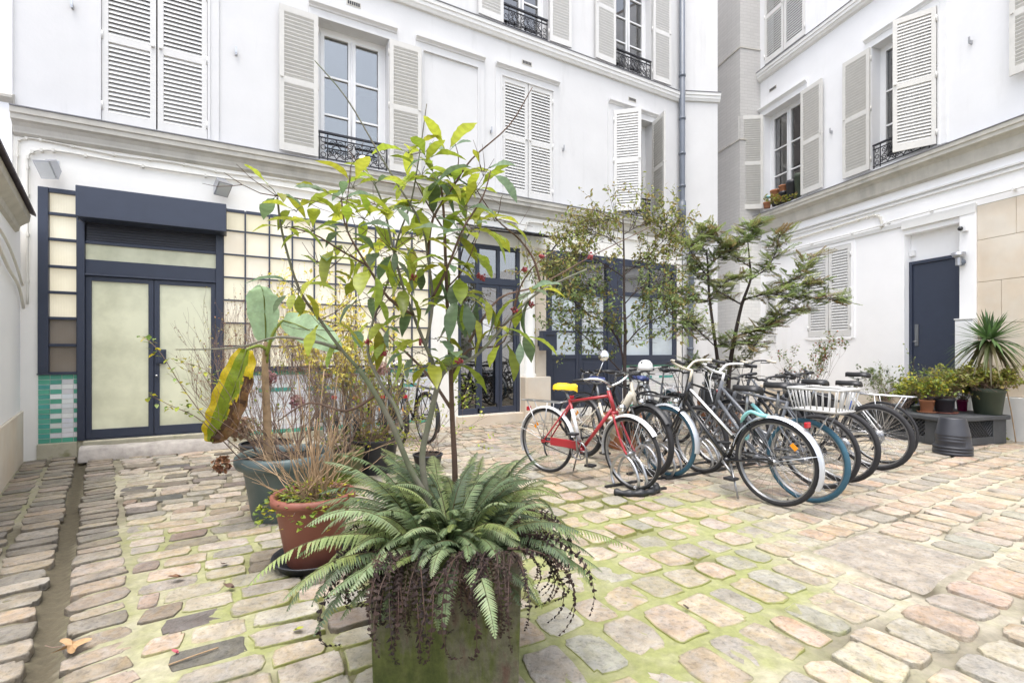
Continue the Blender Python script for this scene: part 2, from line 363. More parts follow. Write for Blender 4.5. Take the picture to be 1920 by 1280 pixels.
def railing(parent,x0,x1,z0,h,y):
    mb=MB(); w=x1-x0; r=.009
    mb.box(x0,x1,y-.022,y+.022,z0+h-.014,z0+h+.012); mb.box(x0,x1,y-.01,y+.01,z0+h-.085,z0+h-.07); mb.box(x0,x1,y-.01,y+.01,z0+.03,z0+.045)
    for x in (x0+.012,x0+.13,x1-.13,x1-.012): mb.tube([(x,y,z0),(x,y,z0+h)],r,6)
    for xe in (x0+.07,x1-.07):
        for zz in (.09,.2,.31):
            if zz<h-.1: mb.tube([(xe+.035*math.cos(a*PI/6),y,z0+zz+.035*math.sin(a*PI/6)) for a in range(13)],.006,5)
    n=3; cw=(w-.26)/n
    for i in range(n):
        cx=x0+.13+cw*(i+.5); hh=h-.12
        for sg in (-1,1):
            spiral(mb,(cx+sg*cw*.24,z0+.06+hh*.26),cw*.22,1.7,sg,y,start=PI/2)
            spiral(mb,(cx+sg*cw*.24,z0+.06+hh*.72),cw*.20,1.6,-sg,y,start=-PI/2)
            mb.tube(smooth_path([(cx,y,z0+.045),(cx+sg*cw*.10,y,z0+hh*.3),(cx+sg*cw*.42,y,z0+hh*.55),(cx+sg*cw*.12,y,z0+hh*.8),(cx,y,z0+hh+.04)],5),.007,5)
            spiral(mb,(cx+sg*cw*.38,z0+.09),cw*.11,1.2,-sg,y,start=0)
        mb.ball((cx,y,z0+hh*.5),.02,8,5)
        mb.tube([(cx+cw*.5,y,z0+.04),(cx+cw*.5,y,z0+h-.07)],.007,5)
    return mb.build('window_railing',M['iron'],parent)
def surround(parent,x0,x1,z0,z1,head=True,m='plaster',sill=False):
    mb=MB(); b=.13; 
    for a,c,d,e in ((x0-b,x0,z0,z1+b),(x1,x1+b,z0,z1+b),(x0,x1,z1,z1+b)): mb.box(a,c,-.022,.001,d,e)
    for a,c,d,e in ((x0-.03,x0-.002,z0,z1+.03),(x1+.002,x1+.03,z0,z1+.03),(x0-.002,x1+.002,z1+.002,z1+.03)): mb.box(a,c,-.036,-.02,d,e)
    if head: mb.prof([(0,z1+b),(-.035,z1+b),(-.045,z1+b+.02),(-.085,z1+b+.05),(-.085,z1+b+.072),(0,z1+b+.085)],x0-b,x1+b)
    return mb.build('window_surround',M[m],parent)
def ledge(parent,x0,x1,z,out,m='ledge',name='cornice',drop=.30,topm='ledge_top'):
    mb=MB(); o=out
    P=[(.05,z+.045),(-o,z),(-o-.004,z-.012)]
    mb.prof([(.05,z+.047),(-o-.012,z+.004),(-o-.012,z-.008),(-o+.02,z-.008),(.05,z+.02)],x0,x1,mat=1)
    mb.prof([(.03,z-.010),(-o,z-.010),(-o,z-.075),(-o+.018,z-.085),(-o+.018,z-.14),(-o*.62,z-.16),(-o*.42,z-.20),(-o*.34,z-drop+.05),(-o*.34,z-drop+.03),(-.012,z-drop),(.03,z-drop)],x0,x1)
    return mb.build(name,[M[m],M[topm]],parent)
def vent(parent,x,z,w=.21,h=.075):
    mb=MB(); mb.box(x,x+w,-.008,.0,z,z+h,mat=0)
    n=6
    for i in range(n):
        a=x+.012+(w-.024)*i/n; mb.box(a+.004,a+(w-.024)/n-.004,-.010,-.0085,z+.012,z+h-.010,mat=1)
    return mb.build('air_vent',[M['ledge'],M['iron']],parent)
def frame_rect(mb,x0,x1,z0,z1,t,y0,y1,b=None,**k):
    b=t if b is None else b
    mb.box(x0,x0+t,y0,y1,z0,z1,**k); mb.box(x1-t,x1,y0,y1,z0,z1,**k); mb.box(x0+t,x1-t,y0,y1,z1-t,z1,**k); mb.box(x0+t,x1-t,y0,y1,z0,z0+b,**k)
GREEN=(.10,.40,.29); GREEN2=(.075,.36,.31); WHITE=(.76,.78,.80)
def tiles(parent,x0,x1,z0,z1,patt,tw=.21,th=.058,y=-.014,bond=.5):
    mb=MB(); r=random.Random(3); mb.box(x0,x1,y+.004,.001,z0,z1,col=(.62,.63,.62))
    nrow=round((z1-z0)/th); th=(z1-z0)/nrow
    for i in range(nrow):
        off=(i%2)*tw*bond; x=x0-off
        while x<x1-.005:
            a=max(x,x0)+.0025; b=min(x+tw,x1)-.0025; x+=tw
            if b-a<.01: continue
            c=jc(patt(i,nrow,a-x0,b-x0,r),.10,r)
            mb.box(a,b,y-r.uniform(0,.002),y+.006,z0+i*th+.0035,z0+(i+1)*th-.0035,col=c)
    return mb.build('tile_panel',M['tile'],parent)
# ================================================================= ground
gr=random.Random(11)
U=V((WM.u[0],WM.u[1],0)); W2=V((-WM.u[1],WM.u[0],0))
def inside_court(x,y,m=0):
    if WM.L((x,y))[1]>-m: return False
    if WR.L((x,y))[1]>-m: return False
    l=WL.L((x,y))
    if l[0]>-.02 and l[1]>-m: return False
    return True
def gut(x,y):   # distance from the gutter line along the left wall
    l=WL.L((x,y)); return -l[1]
def mossv(x,y):
    v=.18+.5*max(0,noise.noise(V((x*1.1,y*1.1,3.1)))+.15)+.25*noise.noise(V((x*3.3,y*3.3,8)))
    for (cx,cy,r,k) in ((.75,3.3,1.1,.75),(1.5,3.75,.8,.8),(-1.2,2.5,.9,.55),(-.15,2.1,1.0,.5),(-2.0,3.4,.9,.3),(1.0,2.3,.9,.3),(.3,4.2,.8,.4)):
        d=((x-cx)**2+(y-cy)**2)/(r*r); v+=k*math.exp(-d*1.3)
    for (cx,cy,r,k) in ((3.5,4.0,2.2,.55),(4.5,6,2.5,.5),(0,8,3,.45),(-3,6.5,1.6,.4),(2.7,2.3,1.,.3)):
        d=((x-cx)**2+(y-cy)**2)/(r*r); v-=k*math.exp(-d)
    return max(0,min(1,v))
def gz(x,y): return .012*noise.noise(V((x*1.3,y*1.3,0)))
def build_ground():
    m,nt,p,out=newmat('mossy_mortar'); L=nt.links
    a=nd(nt,'ShaderNodeAttribute',attribute_name='col'); tc=nd(nt,'ShaderNodeTexCoord')
    n1=nd(nt,'ShaderNodeTexNoise',Scale=22.,Detail=8.,Roughness=.7); L.new(tc.outputs['Object'],n1.inputs['Vector'])
    n2=nd(nt,'ShaderNodeTexNoise',Scale=5.,Detail=6.,Roughness=.6); L.new(tc.outputs['Object'],n2.inputs['Vector'])
    ad=nd(nt,'ShaderNodeMath',operation='MULTIPLY_ADD'); L.new(n2.outputs[0],ad.inputs[0]); ad.inputs[1].default_value=2.0; ad.inputs[2].default_value=-1.0
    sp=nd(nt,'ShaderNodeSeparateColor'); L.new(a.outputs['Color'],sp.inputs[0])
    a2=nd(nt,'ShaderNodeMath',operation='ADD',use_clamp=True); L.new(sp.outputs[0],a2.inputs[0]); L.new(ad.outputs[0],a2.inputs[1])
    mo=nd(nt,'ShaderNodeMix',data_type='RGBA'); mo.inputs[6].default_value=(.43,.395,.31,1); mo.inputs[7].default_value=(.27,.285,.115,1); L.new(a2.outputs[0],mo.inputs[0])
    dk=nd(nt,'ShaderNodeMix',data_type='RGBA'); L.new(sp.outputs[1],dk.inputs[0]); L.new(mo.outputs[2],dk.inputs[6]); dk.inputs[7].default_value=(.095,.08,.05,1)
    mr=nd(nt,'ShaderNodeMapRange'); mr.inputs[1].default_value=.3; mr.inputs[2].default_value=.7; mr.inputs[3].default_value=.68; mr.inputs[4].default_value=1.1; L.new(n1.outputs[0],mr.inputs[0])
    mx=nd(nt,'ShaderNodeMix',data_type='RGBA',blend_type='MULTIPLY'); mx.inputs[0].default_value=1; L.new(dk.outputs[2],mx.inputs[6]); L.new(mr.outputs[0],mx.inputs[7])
    L.new(mx.outputs[2],p.inputs['Base Color']); p.inputs['Roughness'].default_value=.92
    b=nd(nt,'ShaderNodeBump',Strength=.7,Distance=.012); L.new(n1.outputs[0],b.inputs['Height']); L.new(b.outputs[0],p.inputs['Normal'])
    mb=MB(); st=.045; x0,x1,y0,y1=-8.5,9.5,-2.0,13.5; sc=sum((q for q in SLAB),V())/4; nx=int((x1-x0)/st); ny=int((y1-y0)/st); cols=[]
    for j in range(ny+1):
        for i in range(nx+1):
            x=x0+i*st; y=y0+j*st; z=gz(x,y)+.003*noise.noise(V((x*6,y*6,5))); op=max(0,min(1,(noise.noise(V((x*.8,y*.8,21)))+.45*noise.noise(V((x*2.6,y*2.6,22)))-.02)*4)); z+=.005-.016*op
            g=gut(x,y); z-=.045*math.exp(-((g-.525)/.075)**2)
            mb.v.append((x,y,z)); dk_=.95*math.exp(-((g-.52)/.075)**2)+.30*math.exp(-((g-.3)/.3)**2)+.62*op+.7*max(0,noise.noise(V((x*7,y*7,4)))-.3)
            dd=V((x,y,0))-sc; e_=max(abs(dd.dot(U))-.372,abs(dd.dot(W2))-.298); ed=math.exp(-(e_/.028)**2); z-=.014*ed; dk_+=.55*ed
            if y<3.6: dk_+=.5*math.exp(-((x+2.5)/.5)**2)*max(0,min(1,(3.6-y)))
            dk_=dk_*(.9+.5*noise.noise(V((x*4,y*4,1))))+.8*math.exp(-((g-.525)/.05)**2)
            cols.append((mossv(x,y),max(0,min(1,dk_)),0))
    for j in range(ny):
        for i in range(nx):
            k=j*(nx+1)+i; mb.f.append((k,k+1,k+nx+2,k+nx+1)); mb.s.append(True); mb.m.append(0); mb.c.append(None)
    me=bpy.data.meshes.new('ground'); me.from_pydata(mb.v,[],mb.f); me.materials.append(m)
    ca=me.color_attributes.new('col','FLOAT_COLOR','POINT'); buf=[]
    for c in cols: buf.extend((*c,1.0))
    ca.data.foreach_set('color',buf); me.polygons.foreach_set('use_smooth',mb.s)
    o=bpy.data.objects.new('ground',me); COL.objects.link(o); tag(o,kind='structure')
    far=MB()
    for a in ((-60,-8.5,-60,60),(9.5,60,-60,60),(-8.5,9.5,-60,-2),(-8.5,9.5,13.5,60)): far.box(a[0],a[1],a[2],a[3],-.3,-.03)
    tag(far.build('outer_ground',M['weathered_stone']),kind='structure')
SLAB=[gnd(1541,1051),gnd(1646,1006),gnd(1793,1045),gnd(1713,1091)]
def in_slab(p):
    c=sum((q for q in SLAB),V())/4
    d=p-c; return abs(d.dot(U))<.34 and abs(d.dot(W2))<.27
PAL=[(.56,.44,.32),(.58,.47,.36),(.57,.39,.26),(.49,.42,.33),(.41,.385,.34),(.36,.35,.32),(.60,.50,.38),(.47,.42,.355),(.53,.385,.29),(.44,.395,.33),(.57,.40,.27),(.55,.43,.30),(.58,.43,.33)]
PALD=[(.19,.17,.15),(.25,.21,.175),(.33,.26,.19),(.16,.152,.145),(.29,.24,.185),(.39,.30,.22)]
PALL=[(.50,.43,.38),(.54,.45,.36),(.38,.355,.32),(.55,.42,.31),(.46,.41,.35),(.29,.275,.25),(.52,.46,.38),(.43,.36,.30),(.50,.40,.29)]
def build_cobbles():
    m,nt,p,out=newmat('worn_cobblestone'); L=nt.links
    a=nd(nt,'ShaderNodeAttribute',attribute_name='col'); tc=nd(nt,'ShaderNodeTexCoord')
    n1=nd(nt,'ShaderNodeTexNoise',Scale=9.,Detail=7.,Roughness=.65); L.new(tc.outputs['Object'],n1.inputs['Vector'])
    n2=nd(nt,'ShaderNodeTexNoise',Scale=45.,Detail=5.,Roughness=.7); L.new(tc.outputs['Object'],n2.inputs['Vector'])
    n3=nd(nt,'ShaderNodeTexNoise',Scale=14.,Detail=4.,Roughness=.6,Distortion=1.2); L.new(tc.outputs['Object'],n3.inputs['Vector'])
    hs=nd(nt,'ShaderNodeHueSaturation'); mr=nd(nt,'ShaderNodeMapRange'); mr.inputs[1].default_value=.3; mr.inputs[2].default_value=.7; mr.inputs[3].default_value=.66; mr.inputs[4].default_value=1.2; L.new(n1.outputs[0],mr.inputs[0])
    mr2=nd(nt,'ShaderNodeMapRange'); mr2.inputs[1].default_value=.3; mr2.inputs[2].default_value=.7; mr2.inputs[3].default_value=.55; mr2.inputs[4].default_value=1.2; L.new(n3.outputs[0],mr2.inputs[0])
    L.new(mr2.outputs[0],hs.inputs['Saturation']); L.new(mr.outputs[0],hs.inputs['Value']); L.new(a.outputs['Color'],hs.inputs['Color'])
    sp=nd(nt,'ShaderNodeMapRange'); sp.inputs[1].default_value=.32; sp.inputs[2].default_value=.50; sp.inputs[3].default_value=.62; sp.inputs[4].default_value=1; L.new(n2.outputs[0],sp.inputs[0])
    mx=nd(nt,'ShaderNodeMix',data_type='RGBA',blend_type='MULTIPLY'); mx.inputs[0].default_value=1; L.new(hs.outputs[0],mx.inputs[6]); L.new(sp.outputs[0],mx.inputs[7])
    n5=nd(nt,'ShaderNodeTexNoise',Scale=18.,Detail=8.,Roughness=.72); L.new(tc.outputs['Object'],n5.inputs['Vector'])
    am=nd(nt,'ShaderNodeMath',operation='ADD'); L.new(a.outputs['Alpha'],am.inputs[0]); L.new(n5.outputs[0],am.inputs[1])
    mk=nd(nt,'ShaderNodeMapRange'); mk.inputs[1].default_value=.86; mk.inputs[2].default_value=1.15; mk.inputs[4].default_value=.85; L.new(am.outputs[0],mk.inputs[0])
    mm=nd(nt,'ShaderNodeMix',data_type='RGBA'); L.new(mk.outputs[0],mm.inputs[0]); L.new(mx.outputs[2],mm.inputs[6]); mm.inputs[7].default_value=(.22,.235,.06,1)
    L.new(mm.outputs[2],p.inputs['Base Color']); p.inputs['Roughness'].default_value=.62; p.inputs['Specular IOR Level'].default_value=.35
    ad=nd(nt,'ShaderNodeMath',operation='MULTIPLY_ADD'); L.new(n2.outputs[0],ad.inputs[0]); ad.inputs[1].default_value=.35; L.new(n1.outputs[0],ad.inputs[2])
    b=nd(nt,'ShaderNodeBump',Strength=.9,Distance=.022); L.new(ad.outputs[0],b.inputs['Height']); L.new(b.outputs[0],p.inputs['Normal'])
    mb=MB(); r=gr
    GK=.75
    def stone(cx,cy,ux,uy,hl,hw,pal,rd=.7,sunk=0,zb=0):
        n=20; ph=r.uniform(0,6); col=tuple(q_*GK for q_ in mixc(jc(r.choice(pal),.15,r),(.53,.455,.33),.33 if pal is not PALD else .0)); rot=r.uniform(-.07,.07); ex=lerp(.17,.40,rd); cut=[r.choice((0,.04,.10,.20)) for _ in range(4)]
        tilt=(r.uniform(-.02,.02),r.uniform(-.03,.03)); cr,sr=math.cos(rot),math.sin(rot)
        ring=[]
        kx=[1+r.uniform(-.10,.07) for _ in range(4)]
        for k in range(n):
            t=2*PI*k/n; c,s_=math.cos(t),math.sin(t)
            x=math.copysign(abs(c)**ex,c)*hl; y=math.copysign(abs(s_)**ex,s_)*hw
            jit=1+r.uniform(-.05,.05); q=kx[int(t/(PI/2))%4]
            q*=1-cut[int(t/(PI/2))%4]*math.exp(-((t%(PI/2)-PI/4)/.42)**2); x*=jit*q; y*=jit*q; ring.append((x*cr-y*sr,x*sr+y*cr))
        zb=gz(cx,cy); zt=.015+r.uniform(-.004,.006)-sunk+zb
        vs=[];lv=((1.0,zb-.022),(.99,zb+(zt-zb)*.6),(.972,zb+(zt-zb)*.96),(.92,zt),(.4,zt))
        for sc,z in lv:
            for (x,y) in ring:
                X,Y=x*sc,y*sc
                vs.append((cx+ux[0]*X+uy[0]*Y,cy+ux[1]*X+uy[1]*Y,z+tilt[0]*X+tilt[1]*Y+(.0065*noise.noise(V((X*16+cx*9,Y*16+cy*9,2))) if sc<.95 else 0)))
        vs.append((cx,cy,zt+.0025)); fs=[]
        for l in range(4):
            for k in range(n): k2=(k+1)%n; fs.append((l*n+k,l*n+k2,(l+1)*n+k2,(l+1)*n+k))
        fs+=[(4*n+k,4*n+(k+1)%n,5*n) for k in range(n)]
        mv=mossv(cx,cy); ec=mixc((.30,.275,.20),(.22,.23,.07),max(0,min(1,mv*1.3))); k1=r.uniform(.25,.85); k2=r.uniform(.0,.5)*(.4+mv)
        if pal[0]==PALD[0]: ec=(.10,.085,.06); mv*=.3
        A=(mv*.5+.12,mv*.42+.0,mv*.3-.06)
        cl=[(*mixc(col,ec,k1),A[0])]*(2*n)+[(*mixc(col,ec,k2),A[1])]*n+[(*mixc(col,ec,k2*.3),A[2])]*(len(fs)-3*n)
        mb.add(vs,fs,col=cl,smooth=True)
    def vis(x,y,mg=.35): return y>.75 and abs(x)<1.1*y+.6 and inside_court(x,y,.05)
    u=(U.x,U.y); w=(W2.x,W2.y)
    SPLIT=.70
    # right and centre: courses run along the main facade, stones set on end across them
    sc=sum((q for q in SLAB),V())/4; sa,sb=sc.dot(U),sc.dot(W2); sa0,sa1,sb0,sb1=sa-.385,sa+.385,sb-.305,sb+.305
    def cuts(lo,hi):
        n=round((hi-lo)/.26); q=[r.uniform(.9,1.1) for _ in range(n)]; k=(hi-lo)/sum(q); o=[lo]
        for z in q: o.append(o[-1]+z*k)
        return o
    rows=cuts(-1.5,sb0)[:-1]+[sb0,sb,sb1]+cuts(sb1,11)[1:]
    for b,b2 in zip(rows,rows[1:]):
        ch=b2-b-.012; a=SPLIT+r.uniform(0,.1); inrow=sb0-.01<=b<sb1-.01
        while a<12:
            wd=r.uniform(.145,.225); near=(a<3.2 and b<3.6)
            if inrow and a<sa1 and a+wd>sa0:
                if sa0-a>.07: wd=sa0-a-.01
                else:
                    a=sa1+.012; continue
            gap=r.uniform(.008,.024)*(1.3 if near else 1)
            ca=a+wd/2; cb=b+ch/2+r.uniform(-.012,.012); x=u[0]*ca+w[0]*cb; y=u[1]*ca+w[1]*cb
            if vis(x,y) and gut(x,y)>1.05:
                stone(x,y,u,w,wd/2,ch/2-r.uniform(.004,.016)*(1.2 if near else 1),PAL,rd=r.uniform(.25,.95) if near else r.uniform(.0,.5),sunk=.006 if near else .004)
            a+=wd+gap
    # left: stones lie lengthways along the facade, stretcher bond
    b=-2.5; 
    while b<9:
        ch=r.uniform(.125,.165); a=SPLIT-.03-r.uniform(.0,.2)
        while a>-8:
            ln=r.uniform(.19,.31); ge=gut(u[0]*(a-ln)+w[0]*(b+ch/2),u[1]*(a-ln)+w[1]*(b+ch/2)); adv=ln
            if ge<.845: ln-=(.845-ge)
            if ln<.07: break
            ca=a-ln/2; cb=b+ch/2; x=u[0]*ca+w[0]*cb; y=u[1]*ca+w[1]*cb
            if vis(x,y) and (ca+ln/2<SPLIT):
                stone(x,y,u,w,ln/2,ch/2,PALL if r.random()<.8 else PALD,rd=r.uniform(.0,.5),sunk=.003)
            a-=adv+r.uniform(.010,.030)
        b+=ch+r.uniform(.008,.026)
    # border strips either side of the gutter
    gu=(WL.u[0],WL.u[1]); gn=(WL.n[0],WL.n[1])
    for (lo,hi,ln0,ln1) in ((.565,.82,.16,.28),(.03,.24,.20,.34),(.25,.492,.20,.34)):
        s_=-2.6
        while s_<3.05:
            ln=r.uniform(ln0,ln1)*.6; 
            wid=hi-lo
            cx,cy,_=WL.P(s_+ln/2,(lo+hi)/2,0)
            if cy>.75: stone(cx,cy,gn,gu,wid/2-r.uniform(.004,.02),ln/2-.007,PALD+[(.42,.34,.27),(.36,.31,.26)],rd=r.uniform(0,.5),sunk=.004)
            s_+=ln+.012
    # the single large slab
    c=sum((q for q in SLAB),V())/4
    vs=[]; gx,gy=30,24
    for j in range(gy+1):
        for i in range(gx+1):
            a=lerp(-.372,.372,i/gx); b=lerp(-.298,.298,j/gy); ed=i in(0,gx) or j in(0,gy); k=.006*noise.noise(V((a*9,b*9,3)))+.005*noise.noise(V((a*26,b*26,4)))
            if ed: a*=1+.012*noise.noise(V((b*14,a*3,7))); b*=1+.014*noise.noise(V((a*14,b*3,9)))
            vs.append((c.x+u[0]*a+w[0]*b,c.y+u[1]*a+w[1]*b,gz(c.x,c.y)+(.011+k if not ed else -.02)))
    mb.add(vs,[(j*(gx+1)+i,j*(gx+1)+i+1,(j+1)*(gx+1)+i+1,(j+1)*(gx+1)+i) for j in range(gy) for i in range(gx)],col=(.345,.30,.24,.05),smooth=True)
    o=mb.build('cobbled_pavement',m); tag(o,kind='structure')
build_ground(); build_cobbles()
# ================================================================= main (left/back) building
BM=empty('apartment_building',(WM.O[0],WM.O[1],0),WM.rz,'white plastered building with the navy shopfronts and glazed screen along its ground floor','building')
X1=10.72
upper_holes=[(.58,1.68,4.1,6.17),(3.06,4.10,4.1,6.17),(6.13,7.22,4.1,6.17),(8.70,9.80,4.12,6.17),(6.14,7.12,7.08,9.3),(8.74,9.78,7.08,9.3)]
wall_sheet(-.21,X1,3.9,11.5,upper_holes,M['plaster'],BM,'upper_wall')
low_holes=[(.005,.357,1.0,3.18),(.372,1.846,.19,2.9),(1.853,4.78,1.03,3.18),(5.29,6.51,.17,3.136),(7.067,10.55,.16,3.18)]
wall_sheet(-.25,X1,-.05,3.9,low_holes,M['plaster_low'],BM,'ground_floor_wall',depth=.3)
mb=MB(); mb.box(-.25,X1,3.0,3.2,-.05,11.5); mb.box(-.25,X1,.31,3.0,3.55,3.75); mb.box(-.25,X1,.31,3.0,6.72,6.9); mb.box(-.25,X1,0.02,3.2,11.5,11.6); mb.box(-.45,-.26,.0,3.2,-.05,11.5); mb.box(X1-.12,X1+.0,.01,3.0,-.05,11.5)
mb.box(-.25,X1-.12,.31,3.0,.05,.15); mb.box(4.95,5.1,.31,3.0,.15,3.5); mb.box(6.75,6.9,.31,3.0,.15,3.5)
mb.build('inner_walls',M['room'],BM)
ledge(BM,-.20,X1,4.03,.14); ledge(BM,-.21,X1,7.02,.10,'ledge_white',drop=.20)
for (a,b) in ((3.06,4.10),(4.67,5.65),(6.13,7.22),(8.70,9.80),(.58,1.68)): surround(BM,a,b,4.08,6.17)
mb=MB(); mb.box(4.67,5.65,.012,.03,4.08,6.17); 
closed_pair(BM,.58,1.68,4.085,6.17); closed_pair(BM,6.13,7.22,4.085,6.17)
shutter(BM,3.055,4.105,.515,2.06,'L',-PI+.03,-.055,'shutter'); shutter(BM,4.105,4.105,.515,2.06,'R',PI-.03,-.055,'shutter')
shutter(BM,8.71,4.12,.54,2.05,'L',WM.hinge(8.71,.54,'L',1203),-.03,'shutter_white'); shutter(BM,9.79,4.12,.54,2.05,'R',WM.hinge(9.79,.54,'R',1244.6),-.03,'shutter')
french_window(BM,3.06,4.10,4.13,6.17,.22,(.33,.66)); french_window(BM,8.70,9.80,4.13,6.17,.22,(.33,.66))
railing(BM,3.07,4.09,4.10,.42,.03); railing(BM,8.72,9.78,4.10,.42,.03)
for (a,b) in ((6.14,7.12),(8.74,9.78)):
    french_window(BM,a,b,7.1,9.3,.2,(.28,.55,.8),curtain=True); railing(BM,a+.01,b-.01,7.08,.40,.0)
    shutter(BM,a-.005,7.09,(b-a)/2,2.2,'L',-PI+.03,-.05,'shutter_white'); shutter(BM,b+.005,7.09,(b-a)/2,2.2,'R',PI-.03,-.05,'shutter_white')
for (x,z) in ((3.465,6.52),(6.55,6.515),(9.13,6.50)): vent(BM,x,z)
for (x,z) in ((.3,5.35),(2.0,5.3),(5.9,5.1),(7.45,5.1)): mb=MB(); mb.box(x,x+.02,-.05,.0,z,z+.05); mb.box(x,x+.02,-.055,-.04,z+.02,z+.10); mb.build('shutter_hook',M['steel'],BM)
pass
# -- left glazed strip, tile panel
mb=MB(); zc=[1.0,1.333,1.651,1.955,2.26,2.58,2.881,3.144]
mb.box(.005,.098,-.03,.06,1.0,3.18); mb.box(.345,.366,-.02,.06,1.0,3.18)
for z in zc: mb.box(.098,.345,-.02,.05,z-.017,z+.017 if z<3.1 else 3.18)
mb.box(.0,.36,-.045,0,.985,1.0)
o=mb.build('side_light',M['navy'],BM,bevel=.004)
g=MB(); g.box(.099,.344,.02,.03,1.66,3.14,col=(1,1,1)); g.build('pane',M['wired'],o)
g=MB(); g.box(.099,.344,.02,.03,1.01,1.649,col=(1,1,1)); g.build('pane',M['wired_dim'],o)
def patt_side(i,n,a,b,r):
    if i in (0,n-1): return GREEN
    odd=i%2; m=(a+b)/2
    if odd: return GREEN2 if m<.11 else WHITE
    return GREEN if (m<.21 or m>.315) else WHITE
tiles(BM,.005,.357,.18,.985,patt_side,tw=.105,bond=0)
mb=MB(); mb.box(-.005,.36,-.03,.0,-.05,.178); mb.box(.36,.42,-.035,.0,-.05,.19); mb.build('stone_plinth',M['stone_old'],BM,bevel=.01)
# -- shop entrance
mb=MB(); mb.box(.40,1.90,-.30,.02,2.82,3.18)
mb.build('roller_shutter_box',M['navy'],BM,bevel=.006)
mb=MB(); 
for i in range(7): mb.box(.44,1.80,-.02+.003*(i%2),.02,2.605+i*.033,2.605+i*.033+.029)
mb.build('roller_shutter_slats',M['navy_dark'],BM)
mb=MB(); mb.box(.360,.43,-.055,.08,.19,2.82); mb.box(1.775,1.855,-.055,.08,.19,2.82)
mb.box(.43,1.775,-.03,.06,2.56,2.60); mb.box(.43,1.775,-.03,.06,2.19,2.37); mb.box(.43,1.775,-.03,.05,.19,.20)
mb.box(.425,1.775,-.05,.06,2.175,2.195)
o=mb.build('shop_door_frame',M['navy'],BM,bevel=.004)
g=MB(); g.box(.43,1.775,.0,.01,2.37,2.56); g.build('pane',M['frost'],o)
for (a,b) in ((.432,1.098),(1.104,1.773)):
    mb=MB(); frame_rect(mb,a,b,.205,2.17,.055,-.02,.04,b=.105); mb.box(a,b,.041,.045,.205,.25)
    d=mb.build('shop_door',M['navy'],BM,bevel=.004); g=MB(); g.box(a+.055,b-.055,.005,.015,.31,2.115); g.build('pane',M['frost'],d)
    if a>1:
        h=MB(); h.box(1.125,1.23,-.055,-.02,1.10,1.285); h.box(1.14,1.215,-.062,-.055,1.115,1.27); h.build('lock_box',M['navy'],d,bevel=.004)
        h=MB(); h.tube([(1.13,-.03,.95),(1.13,-.05,.95)],.014,8); h.build('lock_cylinder',M['steel'],d)
mb=MB(); mb.box(.42,1.86,-.10,.0,-.05,.185); mb.build('door_step',M['stone_old'],BM,bevel=.012)
# -- glazed screen
vx=[1.853,2.12,2.418,2.713,3.007,3.306,3.60,3.90,4.185,4.48,4.775]; vz=[1.03,1.333,1.645,1.955,2.266,2.576,2.90,3.172]
mb=MB()
for i,x in enumerate(vx): w=.02 if 0<i<len(vx)-1 else .03; mb.box(x-w/2,x+w/2,-.03,.03,1.03,3.18)
for j,z in enumerate(vz):
    w=.02 if 0<j<len(vz)-1 else .04
    for i in range(len(vx)-1): mb.box(vx[i]+.011,vx[i+1]-.011,-.026,.026,z-w/2,z+w/2)
mb.box(1.85,4.80,-.06,.0,.99,1.012)
o=mb.build('glazed_screen',M['navy'],BM)
g=MB()
rr=random.Random(5)
for i in range(len(vx)-1):
    for j in range(len(vz)-1): t=rr.uniform(-.004,.004); k_=rr.choice((1,1,.96,.9,.84,.78)); g.box(vx[i],vx[i+1],.004+t,.010+t,vz[j],vz[j+1],col=(k_,k_*rr.uniform(.95,1.02),k_*rr.uniform(.88,1.08)))
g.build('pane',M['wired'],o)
def patt_long(i,n,a,b,r):
    k=n-1-i
    if k<1: return GREEN
    if k in (4,) and (int((a+.05)/.21)%3!=1): return GREEN2
    if i==0: return GREEN
    return WHITE
tiles(BM,1.86,4.79,.10,.985,patt_long)
mb=MB(); mb.box(1.86,4.8,-.03,.0,-.05,.098); mb.build('stone_plinth',M['stone_old'],BM,bevel=.01)
# -- glazed entrance door
mb=MB(); y0,y1=-.0,.07
mb.box(5.29,5.345,y0,y1,.17,3.136); mb.box(6.44,6.51,y0,y1,.17,3.136); mb.box(5.345,6.44,y0,y1,3.06,3.136); mb.box(5.345,6.44,y0,y1,2.44,2.56); mb.box(5.345,5.66,y0,y1,.17,.27)
mb.box(5.635,5.695,y0,y1,.27,2.44); mb.box(5.635,5.695,y0,y1,2.56,3.06); mb.box(6.04,6.10,y0,y1,2.56,3.06)
o=mb.build('entrance_door_frame',M['navy'],BM,bevel=.004)
g=MB(); g.box(5.345,6.44,.03,.038,2.56,3.06); g.box(5.345,5.636,.03,.038,.27,2.44); g.build('pane',M['shopglass'],o)
for (a,b) in ((5.70,6.095),(6.10,6.437)):
    mb=MB(); frame_rect(mb,a,b,.185,2.435,.05,.01,.06,b=.10)
    if a<6: mb.box(6.0,6.06,-.03,.01,.35,1.25)
    d=mb.build('entrance_door',M['navy'],BM,bevel=.003); g=MB(); g.box(a+.05,b-.05,.03,.038,.285,2.385); g.build('pane',M['shopglass'],d)
g=MB(); g.box(5.77,5.93,.022,.028,1.55,1.83); g.build('paper_notice',M['paper'],BM)
mb=MB(); c=[]
for i in range(30):
    a,b=6.12+.3*i/30,6.12+.3*(i+1)/30; mb.quad((a,.16+.02*math.sin(i*1.7),.9),(b,.16+.02*math.sin(i*1.7+1.7),.9),(b,.16+.02*math.sin(i*1.7+1.7),3.0),(a,.16+.02*math.sin(i*1.7),3.0),smooth=True)
mb.build('curtain',M['curtain'],BM)
mb=MB(); mb.box(5.25,6.6,-.12,.0,-.05,.165); mb.build('door_step',M['stone'],BM,bevel=.01)
